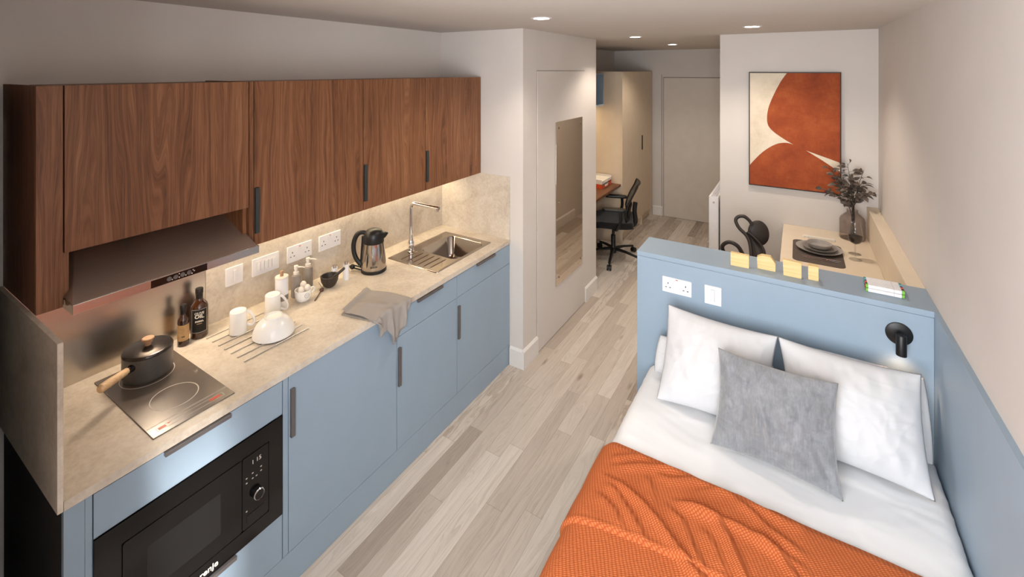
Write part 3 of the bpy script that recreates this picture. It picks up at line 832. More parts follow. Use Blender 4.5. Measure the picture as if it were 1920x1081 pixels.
obj('cup_body', B().lathe([(0, 0.001), (0.026, 0), (0.036, 0.008), (0.0415, 0.026), (0.0425, 0.060), (0.0395, 0.060), (0.038, 0.030), (0.03, 0.012), (0, 0.008)], c, 40), M['ceramic'], t, smooth=True)
C = Vector(c); d = Vector((0.25, 0.97, 0)).normalized()
obj('handle', B().tube(spline([C + d * 0.040 + Vector((0, 0, 0.054)), C + d * 0.054 + Vector((0, 0, 0.056)), C + d * 0.060 + Vector((0, 0, 0.040)), C + d * 0.040 + Vector((0, 0, 0.024))], 6), 0.004, 10), M['ceramic'], t, smooth=True)
vd = Vector((0.97, -0.10, 0)).normalized(); vx = Vector((0, 0, 1)).cross(vd)
em = B()
E0 = C + vd * 0.0424 + Vector((0, 0, 0.038))
ring = [E0 + vx * 0.012 * math.cos(a) + Vector((0, 0, 0.012 * math.sin(a))) - vd * 0.0016 * abs(math.cos(a)) for a in [2 * PI * i / 20 for i in range(21)]]
em.tube(ring, 0.0006, 6, cap=False)
for sx in (-1, 1):
    for q in (-1, 1):
        em.tube([E0 + vx * (sx * 0.0045 - 0.0018) + Vector((0, 0, 0.003 - 0.0018 * q)), E0 + vx * (sx * 0.0045 + 0.0018) + Vector((0, 0, 0.003 + 0.0018 * q))], 0.0005, 6)
em.tube([E0 + vx * -0.004 + Vector((0, 0, -0.004)), E0 + vx * 0.004 + Vector((0, 0, -0.004))], 0.0005, 6)
obj('emblem', em, M['darkprint'], t)
for i, (dx, dy, dz, lab) in enumerate(((0.008, -0.017, 0.062, 'white egg at the near side of the cup'), (0.014, 0.016, 0.064, 'white egg at the front right of the cup'), (-0.016, 0.012, 0.076, 'white egg at the back, highest in the cup'))):
    e = B(); e.ball((c[0] + dx, c[1] + dy, c[2] + dz), (0.0165, 0.0165, 0.020))
    tag(obj('egg', e, M['egg'], org=(c[0] + dx, c[1] + dy, c[2] + dz), smooth=True), lab, 'egg', 'eggs in the white cup')
c = (-2.290, 1.697, ZW)
t = thing('mortar', c, 'dark brown mortar bowl on the worktop before the kettle', 'mortar')
obj('mortar_bowl', B().lathe([(0, 0), (0.022, 0), (0.034, 0.010), (0.046, 0.034), (0.050, 0.062), (0.047, 0.064), (0.043, 0.062), (0.038, 0.030), (0.02, 0.012), (0, 0.010)], c, 40), M['darkwood'], t, smooth=True)
b = B(); b.tube([(-2.295, 1.690, ZW + 0.022), (-2.272, 1.715, ZW + 0.052), (-2.238, 1.752, ZW + 0.092), (-2.234, 1.757, ZW + 0.097)], [0.013, 0.009, 0.0085, 0.006], 14)
tag(obj('pestle', b, M['darkwood'], org=(-2.29, 1.69, ZW + 0.02), smooth=True), 'dark wooden pestle leaning in the mortar', 'pestle')
t = thing('honey_dipper', (-2.26, 1.61, ZW), 'small brown wooden dipper lying beside the mortar', 'dipper')
obj('stick', B().tube([(-2.208, 1.545, ZW + 0.004), (-2.262, 1.620, ZW + 0.009)], 0.0032, 8), M['dipper'], t, smooth=True)
obj('head', B().ball((-2.270, 1.632, ZW + 0.011), (0.011, 0.013, 0.0105), 16, 8), M['dipper'], t, smooth=True)
obj('twig', B().tube([(-2.275, 1.640, ZW + 0.014), (-2.325, 1.650, ZW + 0.032)], 0.0014, 6), M['dipper'], t, smooth=True)
def picks(c, h, label, n):
    t = thing('toothpick_holder', c, label, 'toothpick holder', 'white toothpick holders by the kettle')
    obj('holder_tube', B().lathe([(0, 0), (0.0165, 0), (0.0165, h), (0.0145, h), (0.0145, h - 0.03), (0, h - 0.03)], c, 28), M['white'], t, smooth=True)
    for k in range(n):
        a = 2 * PI * k / n
        obj('toothpick', B().tube([(c[0] + 0.004 * math.cos(a), c[1] + 0.004 * math.sin(a), c[2] + h - 0.03), (c[0] + 0.010 * math.cos(a), c[1] + 0.010 * math.sin(a), c[2] + h + 0.017)], 0.0009, 6), M['dipper'], t)
picks((-2.318, 1.752, ZW), 0.082, 'white toothpick holder half hidden behind the mortar', 5)
picks((-2.283, 1.806, ZW), 0.092, 'white toothpick holder nearer the kettle, fully visible', 5)

# ================================================================== KETTLE
c = (-2.240, 1.978, ZW)
t = thing('kettle', c, 'polished steel electric kettle with black handle and lid', 'kettle')
obj('base', B().lathe([(0, 0), (0.074, 0), (0.077, 0.003), (0.077, 0.017), (0.074, 0.020), (0, 0.020)], c, 48), M['black'], t, smooth=True)
bd = obj('body', B().lathe([(0.0735, 0.020), (0.075, 0.024), (0.074, 0.045), (0.069, 0.10), (0.0635, 0.150), (0.0605, 0.178), (0.0605, 0.182)], c, 56), M['kettlesteel'], t, smooth=True)
obj('collar', B().lathe([(0.0612, 0.176), (0.0618, 0.178), (0.0605, 0.214), (0.056, 0.236), (0.045, 0.250), (0.025, 0.258), (0, 0.260)], c, 48), M['black'], t, smooth=True)
hdn = Vector((-0.80, -0.60, 0)).normalized()
C = Vector(c)
sp = -hdn
spb = B()
up = Vector((0, 0, 1)); side = up.cross(sp)
spb.loft([[C + sp * r + side * s_ + up * h for r, s_, h in q] for q in (
    ((0.040, -0.030, 0.190), (0.052, -0.001, 0.186), (0.040, 0.030, 0.190), (0.036, 0.026, 0.240), (0.040, 0.0, 0.246), (0.036, -0.026, 0.240)),
    ((0.066, -0.014, 0.206), (0.072, 0.0, 0.204), (0.066, 0.014, 0.206), (0.064, 0.014, 0.236), (0.066, 0.0, 0.239), (0.064, -0.014, 0.236)),
    ((0.086, -0.004, 0.226), (0.088, 0.0, 0.226), (0.086, 0.004, 0.226), (0.086, 0.004, 0.231), (0.088, 0.0, 0.232), (0.086, -0.004, 0.231)))], True, True)
obj('spout', spb, M['black'], t, smooth=50)
pts = spline([C + hdn * r + up * h for r, h in ((0.040, 0.232), (0.075, 0.238), (0.102, 0.222), (0.120, 0.180), (0.122, 0.130), (0.108, 0.080), (0.080, 0.040))], 7)
obj('handle', B().tube(pts, 0.0115, 14, flat=1.25), M['black'], t, smooth=True)
obj('handle_spine', B().tube([C + hdn * 0.075 + up * 0.022, C + hdn * 0.070 + up * 0.1, C + hdn * 0.062 + up * 0.215], 0.011, 12), M['black'], t, smooth=True)
P1 = C + Vector((-0.105, -0.065, 0.030))
cdn = obj('power_cord', B().tube(spline([C + Vector((-0.06, -0.03, 0.012)), P1, P1 + Vector((-0.012, -0.02, -0.004)), C + Vector((-0.06, -0.05, 0.008))], 6), 0.0045, 10), M['black'], t, smooth=True)
obj('plug', B().ball(P1 + Vector((0.0, -0.012, -0.004)), 0.016, 16, 10), M['black'], cdn, smooth=True)
vd = Vector((-c[0], -c[1], 0)).normalized(); vx = up.cross(vd)
text('lettering', 'BOSCH', 0.0125, C + vd * 0.0755 + up * 0.046, vx, (-vd * 0.08 + up), M['darkprint'], bd, ext=0.0006, bold=0.0004)

# ================================================================== SINK AND TAP
t = thing('kitchen_sink', (-2.09, 2.45, ZW), 'stainless steel inset sink with ribbed drainer', 'sink')
sk = B()
ocx, ocy, ohx, ohy = (sx0 + sx1) / 2, (sy0 + sy1) / 2, (sx1 - sx0) / 2 + 0.008, (sy1 - sy0) / 2 + 0.006
bcx, bcy, bhx, bhy = -2.066, 2.535, 0.162, 0.168
sk.loft([rr(ocx, ocy, ohx, ohy, 0.012, ZW + 0.0002), rr(ocx, ocy, ohx - 0.002, ohy - 0.002, 0.011, ZW + 0.003), rr(ocx, ocy, ohx - 0.012, ohy - 0.012, 0.009, ZW + 0.0035), rr(ocx, ocy, ohx - 0.016, ohy - 0.016, 0.008, ZW + 0.001),
         rr(ocx, ocy, ohx - 0.020, ohy - 0.020, 0.008, ZW + 0.001), rr(bcx, bcy, bhx + 0.008, bhy + 0.008, 0.062, ZW + 0.001), rr(bcx, bcy, bhx + 0.003, bhy + 0.003, 0.058, ZW + 0.0009), rr(bcx, bcy, bhx, bhy, 0.055, ZW), rr(bcx, bcy, bhx - 0.004, bhy - 0.004, 0.052, ZW - 0.004), rr(bcx, bcy, bhx - 0.014, bhy - 0.014, 0.045, ZW - 0.125), rr(bcx, bcy, bhx - 0.035, bhy - 0.035, 0.03, ZW - 0.148), rr(bcx - 0.02, bcy + 0.02, 0.05, 0.05, 0.045, ZW - 0.153)], False, True)
obj('basin', sk, M['steelsink'], t, smooth=60, fix=True)
rb = B()
for i in range(6):
    x = -2.215 + i * 0.050
    rb.tube([(x, 2.185, ZW + 0.0012), (x, 2.20, ZW + 0.0022), (x, 2.325, ZW + 0.0022), (x, 2.34, ZW + 0.0012)], 0.0019, 8)
obj('drainer_ribs', rb, M['steelsink'], t, smooth=True)
obj('waste', B().lathe([(0, 0.0), (0.045, 0.0), (0.042, 0.004), (0.030, 0.002), (0.012, 0.002), (0.010, 0.014), (0, 0.015)], (bcx - 0.02, bcy + 0.02, ZW - 0.1528), 32), M['chrome'], t, smooth=True)
tx, ty = -2.250, 2.312
t = thing('mixer_tap', (tx, ty, ZW + 0.003), 'tall chrome kitchen tap with right-angled spout', 'tap')
obj('tap_base', B().lathe([(0, 0), (0.022, 0), (0.022, 0.004), (0.0165, 0.008), (0.0165, 0.034), (0, 0.034)], (tx, ty, ZW + 0.003), 32), M['chrome'], t, smooth=True)
obj('lever_body', B().lathe([(0.0185, 0.030), (0.0200, 0.036), (0.0200, 0.052), (0.0185, 0.072), (0.0165, 0.080)], (tx, ty, ZW), 32), M['chrome'], t, smooth=True)
obj('lever', B().tube([(tx + 0.012, ty - 0.01, ZW + 0.045), (tx + 0.040, ty - 0.022, ZW + 0.062)], [0.008, 0.005], 12), M['chrome'], t, smooth=True)
sp_ = [(tx, ty, ZW + 0.06), (tx, ty, ZW + 0.22), (tx, ty, ZW + 0.300)] + [(tx + 0.036 - 0.036 * math.cos(a), ty, ZW + 0.300 + 0.036 * math.sin(a)) for a in [PI / 2 * k / 6 for k in range(1, 7)]] + [(tx + 0.250, ty, ZW + 0.336)]
obj('spout', B().tube(sp_, [0.0150, 0.0125] + [0.0115] * (len(sp_) - 2), 20), M['chrome'], t, smooth=True)
obj('aerator', B().lathe([(0, 0), (0.009, 0), (0.009, 0.014), (0, 0.014)], (tx + 0.235, ty, ZW + 0.315), 20), M['chrome'], t, smooth=True)

# ================================================================== TEA TOWEL
def towel():
    t = thing('tea_towel', (-1.9, 1.67, ZW), 'grey linen tea towel draped over the worktop edge', 'towel')
    A = Vector((-2.055, 1.752)); Bq = Vector((-1.972, 1.532))
    def prof(u):
        # hanging length below the worktop edge
        k = [(0, 0.01), (0.10, 0.05), (0.17, 0.105), (0.24, 0.085), (0.32, 0.09), (0.45, 0.15), (0.52, 0.16), (0.62, 0.145), (0.78, 0.11), (0.92, 0.07), (1.0, 0.035)]
        for (a, x), (b_, y) in zip(k, k[1:]):
            if a <= u <= b_: return x + (y - x) * (u - a) / (b_ - a)
        return k[-1][1]
    def f(u, v, dz=0.0, shrink=0.0):
        back = Bq.lerp(A, u)
        fy = 1.565 + (1.835 - 1.565) * u
        frn = Vector((XF - 0.002, fy))
        L = prof(u)
        vt = 0.55
        w = 0.0
        if v < vt:
            q = v / vt
            p = back.lerp(frn, q)
            z = ZW + 0.010 + 0.010 * math.sin(PI * q) * (0.6 + 0.4 * math.sin(u * 7))
            z += 0.010 * math.exp(-((u - 0.42 - 0.25 * (q - 0.5)) / 0.07) ** 2) * min(1, q * 2) + 0.008 * math.exp(-((u - 0.70 + 0.3 * (q - 0.6)) / 0.06) ** 2) * q
            z += 0.020 * math.exp(-((q - 0.04) / 0.07) ** 2)
            z += 0.003 * noise.noise(Vector((u * 6, v * 6, 1)))
            z += 0.004 * math.sin(u * 13 + q * 4) * q
            return (p.x, p.y, z + dz)
        q = (v - vt) / (1 - vt)
        a = min(1.0, q / 0.16)
        r = 0.012
        drop = L * max(0.0, (q - 0.10) / 0.90)
        ang = a * PI / 2
        x = XF - 0.002 + r * math.sin(ang) + (0.010 * math.sin(u * 17 + 0.6) + 0.008 * math.sin(u * 33)) * min(1, q * 1.6) + 0.008
        z = ZW + 0.010 + 0.004 * math.sin(u * 13 + 4) - r * (1 - math.cos(ang)) - drop + 0.010 * (1 - q) * math.exp(-((u - 0.42) / 0.09) ** 2)
        yy = fy + (0.030 * math.sin(u * PI) * (0.45 - u) * 3) * q - 0.006 * q
        yy = fy * (1 - 0.18 * q) + 1.700 * 0.18 * q + (0.008 * math.cos(u * 17) * q)
        return (max(x, XF + 0.006), yy, z + dz)
    b = B(); b.grid(60, 48, f)
    obj('upper_fold', b, M['linen'], t, smooth=180, solid=0.0025)
    def f2(u, v):
        p = f(u, v)
        if v < 0.55: return (p[0] + 0.002, p[1] - 0.004, ZW + 0.0035 + 0.0015 * math.sin(u * 9))
        q = (v - 0.55) / 0.45
        return (max(XF + 0.0045, p[0] - 0.006 - 0.004 * math.sin(u * 9)), p[1] - 0.005 + 0.012 * q, min(ZW + 0.004, p[2] - 0.004) - 0.012 * q * math.sin(u * PI) + 0.03 * q * (1 - u) * (u < 0.4))
    b = B(); b.grid(40, 30, f2)
    obj('lower_fold', b, M['linen'], t, smooth=180, solid=0.0022)
towel()

# ================================================================== SWITCHES AND SOCKETS
def plate(o, xd, nrm, w, h, kind, label, group=None):
    """o = centre on the wall; xd along the plate; nrm out of the wall"""
    O = Vector(o); X = Vector(xd); N = Vector(nrm); Z = Vector((0, 0, 1))
    t = thing('wall_socket' if kind == 'socket' else 'light_switch', o, label, 'socket' if kind == 'socket' else 'switch', group)
    def slab(name, cx, cz, hw, hh, d0, d1, mat, par, bev=0.0006):
        b = B()
        b.loft([[O + X * (cx + sx * hw) + Z * (cz + sz * hh) + N * d for sx, sz in ((-1, -1), (1, -1), (1, 1), (-1, 1))] for d in (d0, d1)], True, True)
        return obj(name, b, mat, par, bev=bev)
    fp = slab('faceplate', 0, 0, w / 2, h / 2, 0, 0.007, M['white'], t, 0.0012)
    if kind == 'socket':
        for s in (-1, 1):
            hb = B()
            for px, pz, hw, hh in ((0, 0.013, 0.0022, 0.0042), (-0.0105, -0.009, 0.0042, 0.002), (0.0105, -0.009, 0.0042, 0.002)):
                hb.loft([[O + X * (s * w * 0.30 + px + a * hw) + Z * (pz - 0.004 + c_ * hh) + N * d for a, c_ in ((-1, -1), (1, -1), (1, 1), (-1, 1))] for d in (0.0069, 0.0073)], True, True)
            obj('outlet', hb, M['gap'], fp)
            slab('rocker', s * 0.012, 0.022, 0.0065, 0.009, 0.007, 0.0085, M['white'], fp)
        slab('indicator', 0.0, 0.034, 0.006, 0.0016, 0.007, 0.0088, M['redprint'], fp, 0)
    else:
        n, rw, rh = kind
        for i in range(n):
            cx = (i - (n - 1) / 2) * (w * 0.70 / max(n, 1)) if n > 1 else 0.0
            slab('rocker_seat', cx, 0, rw / 2 + 0.0008, rh / 2 + 0.0009, 0.0070, 0.0073, M['gun'], fp, 0)
            slab('rocker', cx, 0, rw / 2, rh / 2, 0.007, 0.0105, M['white'], fp, 0.0006)
xs = XL + 0.012
plate((xs, 1.244, 1.110), (0, 1, 0), (1, 0, 0), 0.084, 0.090, (1, 0.013, 0.055), 'single square light switch nearest the hood, on the splashback')
plate((xs, 1.407, 1.110), (0, 1, 0), (1, 0, 0), 0.146, 0.090, (5, 0.016, 0.045), 'wide white plate of five grid switches on the splashback')
plate((xs, 1.605, 1.110), (0, 1, 0), (1, 0, 0), 0.152, 0.090, 'socket', 'white double socket on the splashback above the soap dispensers')
plate((xs, 1.807, 1.110), (0, 1, 0), (1, 0, 0), 0.152, 0.090, 'socket', 'white double socket on the splashback nearest the kettle')
YH = 2.5614
plate((-0.551, YH, 0.996), (1, 0, 0), (0, -1, 0), 0.150, 0.080, 'socket', 'white double socket on the blue headboard')
plate((-0.372, YH, 0.994), (1, 0, 0), (0, -1, 0), 0.080, 0.094, (1, 0.016, 0.058), 'white single light switch on the blue headboard')

# ================================================================== BED AREA
XH0, XH1, YH2, ZH = -0.7665, 0.4826, 2.8103, 1.144
t = thing('headboard', (0, 2.7, 0), 'tall blue boxed headboard shelf behind the bed', 'headboard')
obj('panel', B().box(XH0 + 0.001, XH1, YH, YH2, 0, 1.117), M['blue'], t, bev=0.001)
obj('top_board', B().box(XH0, XR - 0.0005, YH - 0.001, YH2, 1.118, ZH), M['blue'], t, bev=0.0015)
t = thing('wall_panelling', (0.49, 1.2, 0), 'blue wall panelling along the bed on the right wall', 'wall panel')
obj('panel', B().box(XH1, XR, YN, YH - 0.002, 0, ZH - 0.004), M['blue'], t, bev=0.001)
obj('capping', B().box(XH1 - 0.0005, XR, YN, YH - 0.002, ZH - 0.0035, ZH), M['blue'], t)

t = thing('bed', (-0.12, 1.5, 0), 'double bed with white sheet and blue base', 'bed')
obj('base', B().box(-0.745, 0.470, 0.56, YH - 0.003, 0.0, 0.33), M['blue'], t, bev=0.004)
MX0, MX1, MZ = -0.690, 0.478, 0.570
def bedsurf(s, y, inset=0.0, r=0.055):
    """s = arclength from the left vertical face bottom; returns point and normal on the mattress cover"""
    x0, x1 = MX0 - inset, MX1 + inset
    zt = MZ + inset
    hside = 0.24
    arc = PI / 2 * r
    top = (x1 - x0) - 2 * r
    if s < hside - r: return Vector((x0, y, zt - hside + s)), Vector((-1, 0, 0))
    s -= hside - r
    if s < arc:
        a = s / r
        return Vector((x0 + r - r * math.cos(a), y, zt - r + r * math.sin(a))), Vector((-math.cos(a), 0, math.sin(a)))
    s -= arc
    if s < top: return Vector((x0 + r + s, y, zt)), Vector((0, 0, 1))
    s -= top
    if s < arc:
        a = s / r
        return Vector((x1 - r + r * math.sin(a), y, zt - r + r * math.cos(a))), Vector((math.sin(a), 0, math.cos(a)))
    s -= arc
    return Vector((x1, y, zt - r - s)), Vector((1, 0, 0))
SL = 2 * (0.24 - 0.055) + PI * 0.055 + (MX1 - MX0 - 0.11)
def fm(u, v):
    y = 0.58 + (2.553 - 0.58) * v
    p, n = bedsurf(u * SL, y)
    w = 0.0018 * max(0.0, 1 - 5 * abs(noise.noise(Vector((p.x * 3 + y * 5, y * 6 - p.x * 2, 2.0))))) + 0.0030 * noise.noise(Vector((p.x * 7 + 3, y * 3.0, 0.3))) + 0.0016 * noise.noise(Vector((p.x * 10 + p.y * 26, p.y * 9, 7)))
    e = min(1, (2.553 - y) / 0.05)
    drop = 0.030 * (1 - e) ** 2
    q = p + n * w
    q.z -= drop
    return q
b = B(); V = b.grid(110, 150, fm)
for j in (0, 150):
    b.face([V[i][j] for i in range(111)])
obj('mattress', b, M['sheet'], t, smooth=60)

# throw: waffle-knit blanket with drapery ridges and a turned-back fold
RIDGES = [
 [(470, 310), (700, 296), (980, 322), (1130, 372)],
 [(400, 350), (560, 440), (700, 570), (830, 720), (960, 900), (1090, 1070), (1180, 1200)],
 [(430, 410), (520, 490), (640, 690), (740, 870)],
 [(900, 540), (1060, 600), (1240, 690), (1340, 850), (1430, 1060), (1480, 1200)],
 [(960, 556), (1200, 650), (1420, 750), (1616, 870), (1900, 1060)],
 [(850, 560), (990, 700), (1050, 850), (1130, 1040), (1200, 1200)],
 [(800, 350), (900, 400), (1100, 400), (1240, 410)],
 [(1060, 490), (1300, 480), (1420, 500), (1620, 640), (1900, 800)],
 [(1350, 520), (1500, 640), (1616, 760), (1900, 960)],
 [(370, 480), (500, 620), (560, 760)],
 [(735, 360), (775, 480), (760, 560)],
 [(1100, 430), (1350, 440), (1616, 560)],
 [(480, 240), (640, 225), (800, 235)],
 [(1600, 560), (1900, 760)], [(1130, 740), (1230, 900), (1290, 1070)],
 [(1500, 780), (1700, 960), (1850, 1150)],
]
def px2bed(p):
    px, py = 1020 + p[0] / 3.848, 800 + p[1] / 3.848
    ya = 0.5559
    a = (px - 960) / 863.57; bb = (132.2 - py) / 863.57
    dx = -math.sin(ya) + a * math.cos(ya); dy = math.cos(ya) + a * math.sin(ya)
    tt = (0.585 - CZ) / bb
    return Vector((tt * dx, tt * dy))
RW = [[px2bed(p) for p in r] for r in RIDGES]
def ridge_h(x, y):
    p = Vector((x, y)); h = 0.0
    for k, r in enumerate(RW):
        best = 9; side = 0; tt = 0
        n = len(r) - 1
        for i in range(n):
            a, b_ = r[i], r[i + 1]
            ab = b_ - a; q = max(0, min(1, (p - a).dot(ab) / ab.length_squared))
            d = (p - a - ab * q)
            if d.length < best:
                best = d.length; side = ab.x * d.y - ab.y * d.x; tt = (i + q) / n
        wd = 0.012 if side > 0 else 0.020
        taper = min(1, tt * 5, (1 - tt) * 5 + 0.1)
        amp = (0.0125, 0.017, 0.010, 0.014, 0.015, 0.011, 0.009, 0.012, 0.011, 0.008, 0.008, 0.009, 0.007, 0.011, 0.007, 0.010)[k]
        h += amp * taper * math.exp(-(best / wd) ** 2)
        h -= 0.3 * amp * taper * math.exp(-((best - 2.1 * wd) / wd) ** 2) * (side > 0)
    return h
YT = 1.885
def edge_y(x): return 1.470 + 0.085 * (1 - math.exp(-(x + 0.69) * 4.0)) + 0.03 * max(0, x + 0.2)
def ft(u, v):
    y = 0.62 + (YT - 0.62) * v
    y += 0.006 * noise.noise(Vector((u * 9, 2, 1))) * (v > 0.98)
    s = 0.02 + u * (SL - 0.04)
    p, n = bedsurf(s, y, 0.010, 0.060)
    h = ridge_h(p.x, y) if n.z > 0.05 else 0.0
    h *= max(0, n.z) ** 0.5
    h += 0.0035 * noise.noise(Vector((p.x * 8, y * 8, 3)))
    ey = edge_y(p.x)
    stp = 1 / (1 + math.exp(-max(-60, min(60, (y - ey) / 0.0016))))
    lip = 0.0025 * math.exp(-((y - ey - 0.009) / 0.007) ** 2)
    h += 0.010 * stp + lip
    # rounded hem at the head end
    e = min(1.0, (YT - y) / 0.03)
    h = h * (0.25 + 0.75 * e) - 0.004 * (1 - e)
    return p + n * h
b = B(); b.grid(330, 420, ft)
tag(obj('throw_blanket', b, M['knit'], org=(-0.1, 1.3, 0.58), smooth=180, solid=0.006, fix=False), 'orange waffle-knit throw blanket spread over the foot of the bed', 'blanket')

# pillows and cushion
def cushion(name, TL, TR, BL, BR, thick, mat, label, cat, seed, pinch=0.05, n=84, ww=0.009, group=None, exp=0.62, creases=(), rid=0.28):
    TL, TR, BL, BR = map(Vector, (TL, TR, BL, BR))
    N = (TR - BL).cross(TL - BR).normalized()
    if N.y > 0: N = -N
    C = (TL + TR + BL + BR) / 4
    def base(u, v):
        return (BL * (1 - u) + BR * u) * (1 - v) + (TL * (1 - u) + TR * u) * v
    def f(u, v, s):
        a, c_ = 2 * u - 1, 2 * v - 1
        # edges curve inwards between the corners
        aa = a * (1 - pinch * (1 - c_ * c_)); cc = c_ * (1 - pinch * (1 - a * a))
        p = base((aa + 1) / 2, (cc + 1) / 2)
        t = ((1 - a * a) * (1 - c_ * c_)) ** exp
        w = ww * (noise.noise(Vector((u * 5 + seed, v * 5, seed * 1.7 + s))) + 0.6 * noise.noise(Vector((u * 13 + seed, v * 9, s))))
        # radial puckers near the seams
        edge = max(abs(a), abs(c_))
        k = a if abs(c_) > abs(a) else c_
        pk = 0.35 * ww * math.sin(k * 30 + seed + 2 * math.sin(k * 7)) * max(0, (edge - 0.6) / 0.4) * (1 - edge) * 4
        cr = 0.0
        if s > 0:
            for (x0, y0, x1, y1, am, wd) in creases:
                d = Vector((u - x0, v - y0)); ab = Vector((x1 - x0, y1 - y0))
                q = max(0, min(1, d.dot(ab) / ab.length_squared)); dist = (d - ab * q).length
                cr += am * math.exp(-(dist / wd) ** 2) * math.sin(PI * min(1, max(0.0, 0.08 + q * 0.92)))
        wp = noise.noise(Vector((u * 2 + seed, v * 2, 4.0))) * 0.5
        r1 = noise.noise(Vector((u * 6.5 + wp * 3 + seed * 3, v * 2.6 + wp, s * 5.0)))
        r2 = noise.noise(Vector((u * 3.0 - v * 3.0 + wp * 2, v * 7 + seed, s * 9.0 + 2)))
        rg = max(0.0, 1 - 5 * abs(r1)) ** 2 + 0.7 * max(0.0, 1 - 6 * abs(r2)) ** 2
        return p + N * s * (thick * t + (w + pk + cr + rg * ww * rid) * min(1, t * 1.6))
    b = B()
    F = b.grid(n, n, lambda u, v: f(u, v, 1)); K = b.grid(n, n, lambda u, v: f(u, v, -0.5))
    bmesh.ops.remove_doubles(b.bm, verts=b.bm.verts, dist=1e-5)
    o = obj(name, b, mat, org=C, smooth=180)
    return tag(o, label, cat, group)
cushion('pillow', (-0.618, 2.480, 0.755), (-0.10, 2.490, 0.76), (-0.628, 2.400, 0.605), (-0.10, 2.415, 0.60), 0.070, M['pillow'], 'white pillow tucked behind the left front pillow', 'pillow', 3.1, pinch=-0.03, exp=0.36, ww=0.004)
cushion('pillow', (-0.02, 2.505, 0.885), (0.440, 2.505, 0.885), (-0.02, 2.420, 0.60), (0.452, 2.410, 0.60), 0.046, M['pillow'], 'white pillow tucked behind the right front pillow', 'pillow', 8.3, pinch=-0.03, exp=0.36, ww=0.004)
cushion('pillow', (-0.570, 2.445, 0.945), (-0.078, 2.425, 0.938), (-0.575, 2.235, 0.582), (-0.105, 2.255, 0.585), 0.110, M['pillow'], 'white pillow standing at the left against the headboard', 'pillow', 1.7, pinch=0.06)
cushion('pillow', (-0.078, 2.425, 0.938), (0.420, 2.430, 0.935), (-0.030, 2.250, 0.585), (0.425, 2.235, 0.582), 0.115, M['pillow'], 'white pillow standing at the right against the headboard', 'pillow', 5.2, pinch=0.06)
cushion('cushion', (-0.298, 2.195, 0.935), (0.134, 2.200, 0.930), (-0.314, 2.088, 0.580), (0.140, 2.060, 0.582), 0.085, M['velvet'], 'grey velvet square cushion leaning on the white pillows', 'cushion', 2.4, pinch=0.08, ww=0.016,
        creases=((0.34, 0.62, 0.42, 0.28, 0.018, 0.020), (0.42, 0.60, 0.50, 0.20, 0.014, 0.022), (0.38, 0.50, 0.45, 0.22, -0.012, 0.018), (0.84, 0.40, 0.96, 0.04, -0.022, 0.035), (0.82, 0.72, 0.90, 0.92, -0.016, 0.035), (0.88, 0.90, 0.86, 0.66, 0.012, 0.03), (0.08, 0.60, 0.16, 0.40, 0.010, 0.02), (0.30, 0.45, 0.34, 0.20, -0.010, 0.02)))

# reading lamp
t = thing('reading_lamp', (0.368, YH, 1.022), 'black wall reading lamp on the blue headboard', 'wall lamp')
obj('backplate', B().lathe([(0, 0), (0.047, 0), (0.047, -0.006), (0.044, -0.008), (0, -0.008)], (0.368, YH, 1.020), 40, 'y'), M['black'], t, smooth=True)
obj('arm', B().tube([(0.368, YH - 0.008, 1.020), (0.368, YH - 0.045, 1.018)], 0.007, 12), M['black'], t, smooth=True)
hd_ = obj('lamp_head', B().lathe([(0, 0.085), (0.0165, 0.085), (0.0185, 0.082), (0.0185, 0), (0.0165, 0), (0.0165, 0.02), (0, 0.02)], (0.368, YH - 0.055, 0.955), 28), M['black'], t, smooth=True)
obj('bulb', B().lathe([(0, 0.012), (0.015, 0.012), (0.015, 0.018), (0, 0.018)], (0.368, YH - 0.055, 0.955), 24), M['lamp_on'], hd_)
light('reading_light', 'SPOT', (0.368, YH - 0.055, 0.952), 1.0, (1.0, 0.62, 0.36), (0, 0, 0), spot_size=math.radians(130), spot_blend=0.8, shadow_soft_size=0.014)

# wooden blocks on the headboard
def block(pts, y0, y1, label):
    cx = sum(p[0] for p in pts) / len(pts)
    b = B(); b.prism(pts, 'y', y0, y1)
    tag(obj('wooden_block', b, M['pine'], org=(cx, y0, ZH), bev=0.0008), label, 'wooden block', 'pale wooden blocks on the headboard shelf')
block([(-0.297, ZH), (-0.212, ZH), (-0.212, ZH + 0.064), (-0.297, ZH + 0.066)], 2.622, 2.644, 'rectangular pale wooden block farthest left, nearest the chair')
block([(-0.176, ZH), (-0.096, ZH), (-0.096, ZH + 0.040), (-0.118, ZH + 0.070), (-0.158, ZH + 0.070), (-0.178, ZH + 0.058)], 2.650, 2.678, 'pale wooden block with chamfered top corners')
block([(-0.062, ZH), (0.014, ZH), (0.014, ZH + 0.074), (-0.064, ZH + 0.078)], 2.628, 2.650, 'largest rectangular pale wooden block, third from the left')
block([(0.041, ZH), (0.083, ZH), (0.083, ZH + 0.068), (0.041, ZH + 0.068)], 2.640, 2.672, 'narrow upright pale wooden block nearest the markers')

